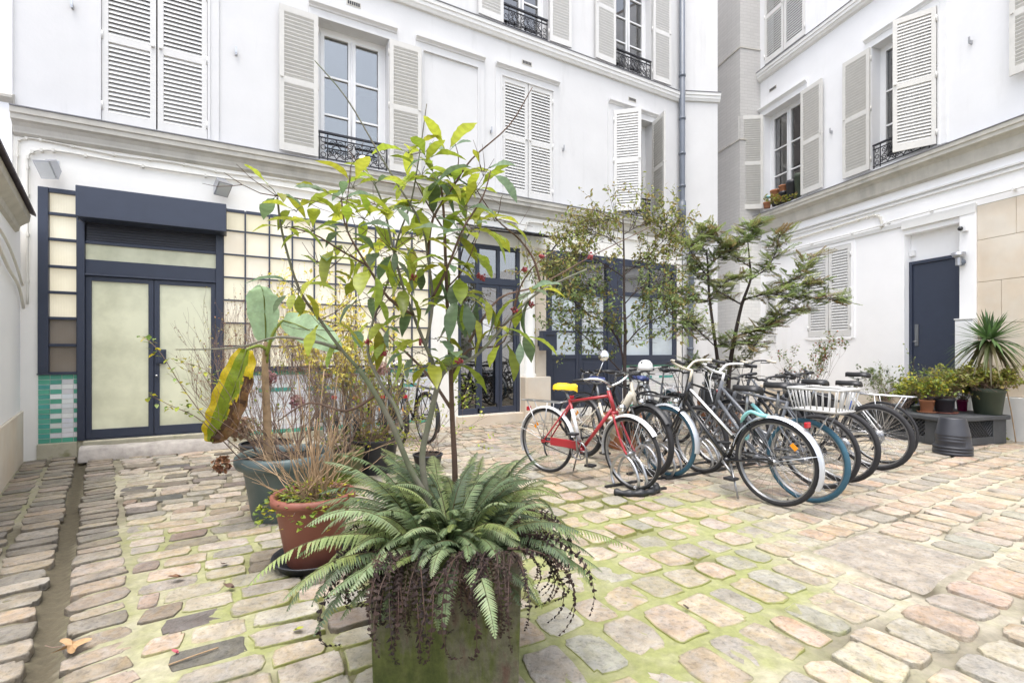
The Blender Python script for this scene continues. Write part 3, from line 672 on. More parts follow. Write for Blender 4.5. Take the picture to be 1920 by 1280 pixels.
# pillar, column and pier
mb=MB(); mb.box(4.80,5.285,-.02,.0,1.02,3.3); mb.build('pilaster',M['plaster_low'],BM,bevel=.005)
mb=MB(); mb.lathe([(.125,.8),(.125,.84),(.105,.87),(.100,2.9),(.105,2.98),(.12,3.0),(.105,3.03),(.14,3.10),(.14,3.15)],(6.68,-.05,0),20); mb.box(6.53,6.83,-.19,.0,3.15,3.2); mb.build('column',M['plaster_low'],BM)
mb=MB(); mb.box(6.83,7.06,-.03,.0,.8,3.18); mb.build('pier',M['stone'],BM,bevel=.004)
mb=MB(); mb.box(6.515,7.062,-.19,.0,-.05,.8); mb.build('pier_plinth',M['stone'],BM,bevel=.012)
# -- second shopfront
mb=MB(); y0,y1=-.01,.07
mb.box(7.067,7.14,y0,y1,.16,3.18); mb.box(10.44,10.55,y0,y1,.16,3.18); mb.box(7.14,10.44,y0,y1,3.04,3.18); mb.box(8.552,8.94,y0-.02,y1,.16,3.04)
mb.box(7.14,8.552,y0,y1,2.44,2.54); mb.box(8.94,10.44,y0,y1,2.42,2.50); mb.box(7.80,7.87,y0,y1,2.54,3.04); mb.box(8.94,10.44,y0-.01,y1,1.05,1.19); mb.box(9.75,9.81,y0,y1,1.19,2.42)
mb.box(9.75,9.81,y0,y1,2.50,3.04); mb.box(8.94,10.6,-.07,.0,.985,1.05)
o=mb.build('shopfront_frame',M['navy'],BM,bevel=.004)
g=MB(); g.box(7.14,8.552,.03,.038,2.54,3.04); g.box(8.94,10.44,.03,.038,2.5,3.04); g.build('pane',M['shopglass'],o)
g=MB(); g.box(8.94,10.44,.03,.038,1.19,2.42); g.build('pane',M['frost_blue'],o)
for (a,b) in ((7.142,7.842),(7.85,8.55)):
    mb=MB(); frame_rect(mb,a,b,.17,2.435,.07,-.0,.06,b=.12); mb.box(a+.07,b-.07,.015,.05,.29,1.12); mb.box(a+.07,b-.07,0,.06,1.12,1.2); mb.box(a+.07,b-.07,.01,.05,1.635,1.665); mb.box(a+.07,b-.07,.01,.05,2.04,2.065)
    mb.box(a+.12,b-.12,.009,.016,.36,1.05)
    d=mb.build('shopfront_door',M['navy'],BM,bevel=.003)
    g=MB(); g.box(a+.07,b-.07,.028,.036,1.2,2.365); g.build('pane',M['frost_blue'],d)
    s=MB()
    for i in range(18): s.box(a+.08,b-.08,.022,.026,1.72+i*.034,1.735+i*.034)
    if a>7.5: s.build('blind',M['paper'],d)
tiles(BM,8.95,10.6,.10,.985,patt_long)
# -- glass canopy over the entrance
mb=MB()
mb.tube([(5.25,-.62,3.22),(7.05,-.62,3.25)],.018,6); mb.tube([(5.25,-.03,3.42),(7.05,-.03,3.45)],.014,6)
for x in (5.3,7.0):
    mb.tube(smooth_path([(x,-.03,2.65),(x,-.12,2.9),(x,-.35,3.12),(x,-.62,3.23)],5),.013,6); mb.tube([(x,-.03,2.45),(x,-.03,3.15)],.016,6); mb.tube(smooth_path([(x,-.62,3.23),(x,-.68,3.1),(x,-.58,3.0),(x,-.45,2.95)],5),.010,6)
    mb.ball((x,-.03,2.42),.025,8,5); mb.ball((x,-.03,3.0),.025,8,5)
for i in range(7): x=5.3+i*.283; mb.tube([(x,-.03,3.43),(x,-.72,3.235)],.009,5)
cn=empty('glass_canopy',(0,0,0),0,'glass canopy with black iron brackets over the glazed entrance door','canopy'); cn.location=BM.location; cn.rotation_euler=BM.rotation_euler
mb.build('bracket',M['iron'],cn)
for i in range(6):
    g=MB(); x=5.3+i*.283; g.add([(x+.01,-.03,3.445),(x+.273,-.03,3.445),(x+.273,-.75,3.245),(x+.01,-.75,3.245),(x+.01,-.03,3.455),(x+.273,-.03,3.455),(x+.273,-.75,3.255),(x+.01,-.75,3.255)],[(0,3,2,1),(4,5,6,7),(0,1,5,4),(1,2,6,5),(2,3,7,6),(3,0,4,7)])
    g.build('glass_sheet',M['glass'],cn)
# -- mailbox
mbx=MB(); mbx.box(6.80,7.10,-.33,-.19,1.28,1.62); mbx.box(6.79,7.11,-.335,-.185,1.62,1.635)
t=empty('mailbox',BM.location,WM.rz,'dark navy metal letterbox on the pier beside the navy panelled doors','mailbox'); mbx.build('body',M['navy'],t,bevel=.006)
f=MB(); f.box(6.86,7.04,-.338,-.33,1.54,1.565); f.build('slot',M['iron'],t)
f=MB(); f.box(6.87,6.98,-.19,-.0,1.36,1.54); f.build('mounting_block',M['navy'],t)
# -- cables along the wall
def cable_run(name,W,pts,r,label,mats='cable',clips=0,n=5):
    t=empty(name,(W.O[0],W.O[1],0),W.rz,label,'cable'); mb=MB(); P=smooth_path([(x,-d,z) for x,d,z in pts],n); mb.tube(P,r,6)
    c=mb
    step=max(3,len(P)//clips) if clips else 0
    if clips:
        for i in range(2,len(P)-1,step): p=P[i]; c.box(p.x-.012,p.x+.012,p.y-r-.004,0,p.z-r-.006,p.z+r+.006)
    mb.build('sheath',M[mats],t); return t
cable_run('cable_conduit',WM,[(-.08,.03,1.8),(-.08,.03,2.6),(-.08,.03,3.3),(-.07,.03,3.52),(.04,.03,3.60),(.3,.03,3.62),(1.2,.03,3.59),(2.4,.03,3.6),(3.6,.03,3.58),(5.2,.03,3.6),(6.2,.03,3.6),(6.42,.03,3.56),(6.47,.03,3.4),(6.47,.03,3.2)],.013,'cream painted conduit rising beside the left floodlight and running over the roller shutter box',clips=22)
cable_run('wall_cable',WM,[(-.17,.02,2.2),(-.17,.02,3.5),(-.12,.02,3.70),(.1,.02,3.72),(.7,.02,3.68),(1.3,.02,3.70),(1.9,.02,3.67),(2.6,.02,3.70),(3.4,.02,3.68),(4.4,.02,3.71),(6.3,.02,3.69)],.009,'thin sagging cream cable tucked just under the cornice of the main building',clips=14)
cable_run('cable_conduit',WM,[(6.62,.03,2.9),(6.62,.03,3.3),(6.64,.03,3.58),(6.78,.03,3.64),(7.6,.03,3.62),(9,.03,3.6),(10.6,.03,3.6)],.013,'cream conduit curving up beside the entrance canopy towards the drainpipe',clips=12)
# -- floodlights
def floodlight(px,py,label,yaw,pitch,d=.16):
    x,z=WM.loc(px,py,d); p=WM.P(x,d,z); t=empty('floodlight',p,WM.rz,label,'floodlight')
    mm=Matrix.Rotation(yaw,4,'Z')@Matrix.Rotation(pitch,4,'X')@Matrix.Scale(1.25,4)
    mb=MB(); mb.M=mm; mb.add([(-.07,-.07,-.085),(.07,-.07,-.085),(.07,-.07,.085),(-.07,-.07,.085),(-.05,.05,-.05),(.05,.05,-.05),(.05,.05,.05),(-.05,.05,.05)],[(0,1,2,3),(4,7,6,5),(0,4,5,1),(1,5,6,2),(2,6,7,3),(3,7,4,0)])
    for k in range(4): mb.box(-.045,.045,.03+k*.008,.034+k*.008,-.055,.055)
    mb.build('housing',M['lamp'],t,bevel=.006)
    g=MB(); g.M=mm; g.box(-.058,.058,-.076,-.068,-.072,.072); g.build('lens',M['lens'],t)
    b=MB(); b.tube([(0,.05,.06),(0,.15,.09)],.012,6); b.box(-.04,.04,.145,.16,.05,.13); b.build('wall_bracket',M['steel'],t)
    return t
floodlight(94,314,'small silver floodlight by the left corner, above the wired glass strip',rad(-20),rad(38))
floodlight(415,348,'small silver floodlight above the right end of the roller shutter box',rad(25),rad(48))
x,z=WM.loc(681,300,.06); t=empty('spot_lamp',WM.P(x,.08,z),WM.rz,'small lit round spot lamp on the iron window railing','lamp')
mb=MB(); mb.M=Matrix.Rotation(rad(70),4,'X'); mb.lathe([(.03,-.09),(.05,-.07),(.065,.0),(.068,.02),(.062,.02)],(0,0,0),18); mb.build('housing',M['lamp'],t)
mb=MB(); mb.M=Matrix.Rotation(rad(70),4,'X'); mb.disc((0,0,.012),.06,18); mb.build('lens',M['litlens'],t)
# -- drainpipe
pp=MB(); pts=[WM.P(10.62,.10,12),WM.P(10.62,.10,4.02),WM.P(10.64,.12,3.93),WM.P(10.80,.18,3.68),WM.P(10.86,.16,3.5),WM.P(10.86,.12,1.2),WM.P(10.86,.12,-.02)]
pp.tube(pts,.062,14)
for z in (9.4,7.35,6.4,5.62,4.9,4.55,4.2): pp.lathe([(.062,0),(.075,.004),(.075,.05),(.062,.054)],WM.P(10.62,.10,z),14)
for z in (3.3,2.2,1.3): pp.lathe([(.062,0),(.075,.004),(.075,.05),(.062,.054)],WM.P(10.86,.12,z),14)
pp.lathe([(.062,0),(.082,.01),(.082,.42),(.062,.43)],WM.P(10.62,.10,4.15),14)
t=empty('drainpipe',WM.P(10.62,.1,0),0,'blue grey drainpipe down the joint between the two white facades','drainpipe')
o=pp.build('pipe',M['pipe'],t); o.location=-t.location
# ================================================================= narrow frontal facade
BC=empty('apartment_building',(WC.O[0],WC.O[1],0),WC.rz,'narrow windowless white facade between the drainpipe and the grey brick stack','building')
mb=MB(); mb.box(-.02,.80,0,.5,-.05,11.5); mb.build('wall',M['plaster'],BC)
ledge(BC,0,.84,7.1,.08,'ledge_white',drop=.2); ledge(BC,.32,.82,4.05,.10,drop=.28)
# ================================================================= grey chimney stack
ch=Wall((5.913,11.57),(-.974*-1,-.227*-1)); 
e=V((.974,.227,0)).normalized(); rv=V((-.238,.9713,0)).normalized()
CK=empty('chimney_stack',(5.383,11.447,0),0,'grey painted brick stack in the corner, rising between the two white buildings','chimney stack')
def stack(name,z0,z1,grow,m):
    a=-e*grow-rv*grow; l1=.60+grow; l2=1.6
    P=[a,a+e*l1,a+e*l1+rv*l2,a+rv*l2]; mb=MB()
    mb.add([p+V((0,0,z0)) for p in P]+[p+V((0,0,z1)) for p in P],[(0,1,5,4),(1,2,6,5),(2,3,7,6),(3,0,4,7),(4,5,6,7),(0,3,2,1)])
    return mb.build(name,m,CK)
stack('base_brickwork',-.05,3.95,.02,M['brick_white']); stack('moulding',3.95,4.07,.06,M['ledge_white']); stack('lower_shaft',4.07,6.26,.025,M['brick_grey']); stack('middle_shaft',6.26,8.43,.0125,M['brick_grey']); stack('upper_shaft',8.43,11.5,0,M['brick_grey'])
stack('string_course',6.245,6.27,.04,M['ledge']); stack('string_course',8.415,8.44,.028,M['ledge'])
# ================================================================= right building
BR=empty('apartment_building',(WR.O[0],WR.O[1],0),WR.rz,'white building on the right with beige stone blocks and a navy door','building')
RX=6.7
rh=[(.15,1.25,4.58,6.8),(2.80,3.90,4.58,6.8),(5.42,6.5,5.1,6.8),(.16,1.31,7.98,10.2),(2.8,3.9,7.98,10.2)]
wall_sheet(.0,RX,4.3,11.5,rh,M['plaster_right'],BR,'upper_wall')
wall_sheet(.0,4.43,-.05,4.3,[(1.40,2.38,1.56,3.33),(.2,.5,1.45,2.9),(3.36,4.215,-.05,3.25)],M['plaster_lightened'],BR,'ground_floor_wall',depth=.16)
wall_sheet(4.43,RX,3.44,4.3,[],M['plaster_lightened'],BR,'ground_floor_wall'); wall_sheet(RX+.13,10,-.05,4.3,[],M['plaster_lightened'],BR,'low_wall_extension')  # unseen extension of the right building, kept low to let light in
mb=MB(); mb.box(0,RX,1.2,1.4,-.05,11.5); mb.box(0,RX,.3,1.2,4.0,4.15); mb.box(0,RX,.3,1.2,7.2,7.4); mb.box(0,RX,.02,1.4,11.5,11.6); mb.box(-.14,-.01,.0,1.4,-.05,11.5); mb.box(RX-.01,RX+.12,.0,1.4,-.05,11.5); mb.build('inner_walls',M['room'],BR)
mb=MB(); zs=[.62,1.05,1.67,2.29,2.915,3.43]; xs0=[0,.46,.2,.42,.1]
for i in range(5):
    x=4.432-[.55,.15,.62,.1,.45][i]
    while x<6.6:
        a=max(x,4.432); b=min(6.69,x+.92); x+=.92
        if b>a: mb.box(a+.003,b-.003,-.012,.12,zs[i]+.003,zs[i+1]-.003,mat=0)
mb.box(4.432,6.69,.004,.1,.62,3.44,mat=1); mb.build('stone_cladding',[M['stone'],M['stone_old']],BR,bevel=.004)
mb=MB(); mb.box(4.432,RX,-.06,.1,-.05,.615); mb.build('white_plinth',M['ledge_white'],BR,bevel=.006)
mb=MB(); mb.box(.0,3.33,-.02,.0,-.05,.48); mb.build('cream_plinth',M['stone'],BR,bevel=.006)
ledge(BR,.0,RX,4.46,.22,drop=.42); ledge(BR,.0,RX,7.87,.12,'ledge_white',drop=.22)
mb=MB(); mb.box(-.0,RX,-.05,.0,3.87,3.895); mb.box(0,RX,-.035,0,3.80,3.83); mb.build('wall_moulding',M['ledge_white'],BR)
mb=MB(); mb.box(.0,3.34,-.03,.0,3.40,3.47); mb.box(3.345,4.43,-.045,.0,3.34,3.48); mb.build('lintel_band',M['ledge_white'],BR)
for (a,b) in ((.15,1.25),(2.80,3.90)): surround(BR,a,b,4.56,6.8,m='trim')
french_window(BR,.15,1.25,4.6,6.8,.20,(.30,.62)); french_window(BR,2.80,3.90,4.6,6.8,.20,(.30,.62)); railing(BR,2.81,3.89,4.58,.42,.0)
shutter(BR,.155,4.62,.55,2.2,'L',WR.hinge(.155,.55,'L',1388),-.05); shutter(BR,1.255,4.58,.535,2.21,'R',PI-.03,-.055)
shutter(BR,2.79,4.58,.53,2.22,'L',-PI+.03,-.055); shutter(BR,3.90,4.58,.55,2.2,'R',WR.hinge(3.9,.55,'R',1677),-.05)
shutter(BR,5.42,5.1,.53,1.7,'L',-PI+.12,-.055)
for (a,b,c,d) in ((.16,1.31,7.99,10.2),(2.8,3.9,7.99,10.2)): closed_pair(BR,a,b,c,d)
closed_pair(BR,1.40,2.38,1.565,3.325,y=-.005); shutter(BR,.495,1.46,.29,1.43,'R',0,-.005,'shutter_white')
mb=MB(); mb.box(1.33,1.40,-.02,0,1.52,3.38); mb.box(2.38,2.45,-.02,0,1.52,3.38); mb.box(1.40,2.38,-.025,0,1.50,1.56); mb.box(1.4,2.38,-.02,0,3.33,3.38); mb.build('window_surround',M['plaster_lightened'],BR)
vent(BR,.30,7.27)
for (x,z) in ((4.35,5.9),(1.95,5.6)): mb=MB(); mb.box(x,x+.02,-.06,.0,z,z+.05); mb.box(x,x+.02,-.065,-.05,z+.02,z+.10); mb.build('shutter_hook',M['steel'],BR)
pass
# recessed navy door
mb=MB(); mb.box(3.362,4.213,.15,.17,2.79,3.25); mb.build('transom_panel',M['plaster_lightened'],BR)
mb=MB(); mb.box(3.362,3.41,.10,.17,0,2.79); mb.box(4.165,4.213,.10,.17,0,2.79); mb.box(3.41,4.165,.10,.17,2.735,2.79)
o=mb.build('door_frame',M['navy'],BR,bevel=.004)
mb=MB(); mb.box(3.412,4.163,.125,.165,.01,2.733); d=mb.build('door',M['navy'],BR,bevel=.004)
mb=MB(); mb.box(3.45,3.505,.112,.125,1.36,1.72); mb.tube([(3.478,.112,1.43),(3.478,.085,1.43),(3.44,.085,1.43)],.008,6); mb.build('lock_plate',M['alu'],d)
mb=MB(); mb.box(4.215,4.43,-.035,.0,-.05,3.345); mb.build('pilaster',M['plaster_lightened'],BR,bevel=.004)
# fittings on the right wall
def fit(name,x,d,z,label,cat): return empty(name,WR.P(x,d,z),WR.rz,label,cat)
t=fit('wall_lamp',4.27,.035,2.62,'grey metal wall lamp with a dish top beside the navy door','lamp')
mb=MB(); mb.lathe([(.0,.12),(.085,.135),(.09,.14),(.068,.08),(.04,.065),(.0,.06)],(0,-.10,0),20); mb.build('lamp_shade',M['lamp'],t)
mb=MB(); mb.M=Matrix.Translation((0,-.03,0))@Matrix.Rotation(rad(90),4,'X'); mb.lathe([(.0,0),(.055,0),(.055,.03),(.036,.065),(.0,.075)],(0,0,0),16); mb.build('wall_mount',M['pipe'],t)
mb=MB(); mb.lathe([(.036,-.05),(.036,.065)],(0,-.10,0),14); mb.disc((0,-.10,-.05),.036,14); mb.build('stem',M['lamp'],t)
t=fit('security_sensor',4.30,.035,3.13,'tiny white motion sensor high on the pilaster right of the navy door','sensor')
mb=MB(); mb.box(-.045,.045,-.05,0,-.05,.06); mb.build('body',M['trim'],t,bevel=.01); mb=MB(); mb.ball((-.03,-.06,0),.035,10,6); mb.build('lens',M['blackgloss'],t)
t=fit('junction_box',3.40,-.14,2.93,'small white junction box above the left corner of the navy door','box'); mb=MB(); mb.box(-.03,.05,-.05,0,-.05,.05); mb.build('body',M['trim'],t,bevel=.006)
t=fit('meter_cabinet',4.33,.035,0,'plain white meter cabinet between the navy door and the spiky plant','cabinet')
mb=MB(); mb.box(-.11,.13,-.10,0,.3,1.74); mb.build('body',M['trim'],t,bevel=.006); mb=MB(); mb.box(-.10,.12,-.112,-.10,.34,1.70); mb.build('door',M['trim'],t,bevel=.003); mb=MB(); mb.box(-.115,.135,-.115,0,1.74,1.76); mb.build('lid',M['ledge_white'],t,bevel=.003)
cable_run('wall_pipe',WR,[(.1,.06,3.50),(1.5,.06,3.50),(2.9,.06,3.50),(3.25,.06,3.53),(4.9,.06,3.53),(6.6,.06,3.53)],.014,'grey white pipe running level over the closed ground floor shutters and navy door','ledge_white',clips=12)
cable_run('cable_conduit',WR,[(.1,.03,3.72),(1.2,.03,3.70),(2.4,.03,3.72),(2.78,.03,3.73),(2.92,.03,3.70),(2.98,.03,3.6),(2.98,.03,3.45)],.018,'white conduit bending down short of the navy door on the right wall',clips=9)
# ================================================================= left annex
BL=empty('annex_building',(WL.O[0],WL.O[1],0),WL.rz,'low white lean-to wing with a dark slate roof edge at the left edge','building')
LL=3.06
mb=MB(); mb.box(-.0,LL,0,2.5,-.05,2.62); mb.box(-1.0,.0,.02,2.5,-.05,2.62); mb.build('wall',M['plaster_lightened'],BL)
mb=MB(); mb.box(-.0,LL+.0,-.025,.0,-.05,.58); mb.build('stone_plinth',M['stone'],BL,bevel=.008)
mb=MB(); mb.prof([(0,2.53),(-.03,2.55),(-.04,2.60),(-.11,2.66),(-.12,2.73),(.2,2.9),(.2,2.53)],0,2.62); mb.prof([(.3,2.98),(-.16,2.755),(-.16,2.73),(.3,2.94)],0,2.64,mat=1); mb.prof([(2.5,4.0),(.28,2.97),(.28,2.93),(2.5,3.9)],0,2.64,mat=1)
mb.build('roof_edge',[M['ledge'],M['roofslate']],BL)
mb=MB(); mb.tube(smooth_path([(0,-.03,2.05),(.9,-.03,2.2),(1.8,-.03,2.05),(2.6,-.03,1.95),(3.0,-.03,1.75)],5),.014,6); mb.tube(smooth_path([(0,-.03,2.28),(1.2,-.03,2.32),(2.1,-.03,2.22),(2.9,-.03,2.0)],5),.012,6); mb.build('wall_cable',M['cable'],BL)
BP=empty('building_pier',(WM.O[0],WM.O[1],0),WM.rz,'white plastered pier with a thin ledge at the far left corner','wall')
mb=MB(); mb.box(-1.4,-.21,-.03,1.0,2.3,11.5); mb.build('shaft',M['plaster_lightened'],BP); mb=MB(); mb.prof([(0,4.20),(-.08,4.16),(-.08,4.13),(-.03,4.08),(0,4.08)],-1.4,-.195); mb.build('cornice',M['ledge'],BP)
# ================================================================= building behind the viewer (seen in the panes)
WB=Wall((10.0,-5.0),(-1,0))
BB=empty('apartment_building',(WB.O[0],WB.O[1],0),WB.rz,'white shuttered building closing the courtyard opposite the shopfronts','building')
bh=[(x,x+1.1,z,z+2.1) for x in (2,5,8,11,14) for z in (1.1,)]
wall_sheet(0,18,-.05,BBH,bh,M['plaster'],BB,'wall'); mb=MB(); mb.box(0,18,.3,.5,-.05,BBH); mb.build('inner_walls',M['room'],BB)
ledge(BB,0,18,3.5,.14)
for (a,b,c,d) in bh:
    if d<BBH: closed_pair(BB,a,b,c,d)
# ================================================================= bicycles
def wheel(root,loc,r,tyre_m,rim_m,w=.02,steer=None,nsp=28,disc=False,seed=0,parent=None):
    mb=MB(); rim=r-w*1.75; n=40
    circ=lambda R,y=0:[(R*math.cos(2*PI*i/n),y,R*math.sin(2*PI*i/n)) for i in range(n)]
    mb.tube(circ(rim,w*.35),w*.42,6,closed=True); mb.tube(circ(rim,-w*.35),w*.42,6,closed=True)
    o=mb.build('wheel',M[rim_m],parent or root); o.location=loc
    t=MB(); t.tube(circ(r-w),w,8,closed=True); t.build('tyre',M[tyre_m],o)
    h=MB(); h.tube([(0,-.055,0),(0,-.03,0),(0,-.028,0),(0,.028,0),(0,.03,0),(0,.055,0)],[.008,.008,.022,.022,.008,.008],10)
    if disc: h.tube([(0,-.035,0),(0,-.032,0)],.075,18)
    h.build('hub',M['alu'],o)
    s=MB(); rs=random.Random(seed); ph=rs.uniform(0,1)
    for i in range(nsp):
        a=2*PI*(i+ph)/nsp; b=a+(.5 if i%4<2 else -.5); y=.024 if i%2 else -.024
        s.tube([(.02*math.cos(b),y,.02*math.sin(b)),(rim*math.cos(a),y*.15,rim*math.sin(a))],.0016,3,cap=False)
    s.build('spokes',M['chrome'],o)
    return o
def bicycle(p,hd,label,style='diamond',fm='blackgloss',wb=1.05,r=.34,tw=.021,rt='rubber',ft='rubber',rim='alu',bar='flat',steer=0,fender=None,rack=None,basket=False,cover=None,saddle='black',lean=0,fork_m=None,seatz=.93,light=True,lock=False,seed=0,grp='bicycles parked close together in the courtyard',stem=.10,chainguard=None,bar_m=None,grip_m='black',spokes=28,bag=False,white_tube=None,stripe=None,kick=False,susp=False,barz=0):
    root=empty('bicycle',(p[0],p[1],0.012),hd,label,'bicycle',grp,rx=lean); root.rotation_mode='XYZ'
    A=V((0,0,r)); Fh=V((wb,0,r)); B=V((.43,0,.285)); S=V((.285,0,.77)); H1=V((wb-.235,0,.86)); H2=V((wb-.185,0,.705))
    if style=='mtb': H1=V((wb-.25,0,.83)); H2=V((wb-.20,0,.71)); S=V((.30,0,.70))
    if style=='step': H1=V((wb-.26,0,.93)); H2=V((wb-.20,0,.72)); S=V((.25,0,.70))
    if style=='ebike': H1=V((wb-.25,0,.90)); H2=V((wb-.19,0,.70)); S=V((.28,0,.66))
    f=MB(); tb=.016
    f.tube([B,S],tb,8); f.tube([H1+(H1-H2)*.12,H2-(H1-H2)*.1],.020,10); f.ball(B,.03,10,6)
    f.tube([B+V((0,-.035,0)),B+V((0,.035,0))],.024,10)
    if style in('diamond','road','mtb'):
        f.tube([lerp(B,S,.96),lerp(H2,H1,.82)],.0145,8); f.tube([B,lerp(H2,H1,.12)],.018,8)
    elif style=='step':
        f.tube([lerp(H2,H1,.85),lerp(B,S,.46)],.0145,8); f.tube([lerp(H2,H1,.25),B],.0165,8)
    elif style=='ebike':
        f.tube([lerp(H2,H1,.55),lerp(H1,B,.5),B+V((.02,0,.0))],[.042,.05,.055],10); f.tube([lerp(B,S,.62),lerp(B,H1,.35)],.02,8)
    for y in (-1,1):
        f.tube([B+V((-.02,y*.03,0)),A+V((.10,y*.052,0)),A+V((0,y*.06,0))],[.011,.009,.008],6)
        f.tube([lerp(B,S,.90)+V((0,y*.015,0)),A+V((.02,y*.055,.03)),A+V((0,y*.06,0))],[.008,.0075,.007],6)
        f.obox(A+V((0,y*.062,0)),(.022,0,0),(0,.003,0),(0,0,.016))
    frame=f.build('frame',M[fm],root)
    if white_tube:
        g=MB(); g.tube([lerp(B,S,.18),lerp(B,S,.80)],tb+.0015,8); g.build('seat_tube_panel',M[white_tube],frame)
    if stripe:
        g=MB(); a,b=lerp(H2,H1,.85),lerp(B,S,.46)
        for y in (-1,1): g.tube([lerp(a,b,.06)+V((0,y*.008,.009)),lerp(a,b,.94)+V((0,y*.008,.009))],.0085,6)
        g.build('frame_stripe',M[stripe],frame)
    sp=MB(); st=V((.285-.05,0,seatz-.045)); sp.tube([S-(S-B)*.03,st],.0125,8); sp.build('seat_post',M['alu'],root)
    # saddle: wide at the back, narrow nose
    sd=MB(); prof=[(-.13,.055,.0),(-.12,.078,.012),(-.06,.080,.016),(0,.05,.012),(.06,.028,.010),(.12,.020,.012),(.145,.012,.006)]
    vs=[]
    for (x,hw,z) in prof:
        for k in range(7):
            a=PI*k/6; vs.append((x,hw*math.cos(a),z-.034+.048*math.sin(a)))
        vs.append((x,0,z-.04))
    fs=[]
    for i in range(len(prof)-1):
        for k in range(8): k2=(k+1)%8; fs.append((i*8+k,i*8+k2,(i+1)*8+k2,(i+1)*8+k))
    fs+=[tuple(range(7,-1,-1)),tuple((len(prof)-1)*8+k for k in range(8))]
    vs=[(q[0]*.9,q[1]*.88,q[2]) for q in vs]; sd.add(vs,fs,smooth=True); so=sd.build('saddle',M[saddle],root); so.location=(st.x+.01,0,seatz)
    rl=MB(); 
    for y in (-.02,.02): rl.tube([(-.09,y,-.03),(-.04,y,-.05),(.04,y,-.05),(.10,y,-.025)],.004,5)
    rl.build('saddle_rail',M['steel'],so)
    if cover:
        c=MB(); vs=[]; 
        for (x,hw,z) in [(-.15,.03,-.01)]+[(x*1.06,hw*1.15+.008,z) for x,hw,z in prof]+[(.165,.006,-.01)]:
            for k in range(9):
                a=PI*k/8; vs.append((x,hw*math.cos(a),z-.05+.066*max(.0,math.sin(a))**.6+.004*math.sin(k*5+x*60)))
        fs=[(i*9+k,i*9+k+1,(i+1)*9+k+1,(i+1)*9+k) for i in range(8) for k in range(8)]
        vs=[(q[0]*.84,q[1]*.86,q[2]*.95) for q in vs]; c.add(vs,fs,smooth=True); c.build('saddle_cover',M[cover],so)
    # steering assembly
    ax=(H1-H2).normalized(); R=Matrix.Translation(H2)@Matrix.Rotation(steer,4,ax)@Matrix.Translation(-H2)
    fk=MB(); fk.M=R; crown=H2-ax*.03
    for y in (-1,1):
        if susp:
            fk.tube([crown+V((0,y*.06,.0)),lerp(crown,Fh,.45)+V((0,y*.06,0))],.014,8); fk.tube([lerp(crown,Fh,.4)+V((0,y*.06,0)),Fh+V((0,y*.06,0))],.019,8)
        else: fk.tube(smooth_path([crown+V((0,y*.028,0)),lerp(crown,Fh,.5)+V((-.012,y*.048,0)),lerp(crown,Fh,.85)+V((-.012,y*.055,0)),Fh+V((0,y*.056,0))],4),.0105,8)
    fk.tube([crown+V((0,-.062 if susp else -.034,0)),crown+V((0,.062 if susp else .034,0))],.018,8)
    fork=fk.build('fork',M[fork_m or fm],root)
    hw=R@Fh
    wf=wheel(root,hw,r,ft,rim,tw,nsp=spokes,seed=seed,disc=style=='mtb'); wf.rotation_euler=(0,0,0); wf.matrix_local=Matrix.Translation(hw)@Matrix.Rotation(steer,4,ax)
    wheel(root,A,r,rt,rim,tw,nsp=spokes,seed=seed+1,disc=style=='mtb')
    top=H1+ax*stem
    hb=MB(); hb.M=R; hb.tube([H1,top],.0125,8); bm=bar_m or 'alu'
    gp=MB(); gp.M=R; lv=MB(); lv.M=R
    fwd=V((1,0,0)); up=V((0,0,1+0)); c=top+V((.06,0,.01+barz))
    hb.tube([top,c],.013,8)
    if bar=='flat':
        for y in (-1,1):
            P=[c,c+V((.0,y*.06,.0)),c+V((-.01,y*.12,.025)),c+V((-.05,y*.30,.04))]; hb.tube(smooth_path(P,4),.0125,8)
            gp.tube([c+V((-.032,y*.21,.034)),c+V((-.053,y*.315,.041))],.0175,8)
            lv.tube([c+V((-.01,y*.17,.03)),c+V((.035,y*.19,.0)),c+V((.02,y*.27,-.005))],.006,5)
    elif bar=='swept':
        for y in (-1,1):
            P=[c,c+V((.03,y*.08,.03)),c+V((.035,y*.17,.075)),c+V((-.05,y*.25,.085)),c+V((-.20,y*.29,.06))]; hb.tube(smooth_path(P,6),.0115,8)
            gp.tube([c+V((-.09,y*.262,.08)),c+V((-.205,y*.291,.06))],.0165,8)
            lv.tube([c+V((-.03,y*.245,.085)),c+V((.02,y*.27,.05)),c+V((-.10,y*.30,.05))],.006,5)
    else:
        for y in (-1,1):
            P=[c,c+V((0,y*.15,0)),c+V((.02,y*.20,0)),c+V((.09,y*.21,-.005)),c+V((.115,y*.215,-.06)),c+V((.07,y*.22,-.125)),c+V((-.03,y*.22,-.135))]; hb.tube(smooth_path(P,6),.0145,8)
            gp.tube([c+V((.075,y*.21,.0)),c+V((.125,y*.21,.03)),c+V((.14,y*.21,.055))],[.017,.016,.019],8)
            lv.tube([c+V((.135,y*.21,.03)),c+V((.15,y*.213,-.03)),c+V((.13,y*.216,-.10))],.006,5)
    ho=hb.build('handlebar',M[bm],root); gp.build('grip',M[grip_m],ho); lv.build('brake_lever',M['black'],ho)
    cb=MB(); cb.M=R
    for y in (-1,1): cb.tube(smooth_path([c+V((.02,y*.15,.02)),c+V((.13,y*.10,.03)),c+V((.12,y*.02,-.12)),H2+V((.04,0,.02))],5),.0035,4)
    cb.build('brake_cable',M['black' if bm!='whitepaint' else 'whitepaint'],ho)
    # transmission
    ck=MB(); n=24; pts=[(B.x+.085*math.cos(2*PI*i/n),-.052,B.z+.085*math.sin(2*PI*i/n)) for i in range(n)]; ck.tube(pts,.008,5,closed=True)
    ca=-1.0+seed*.9
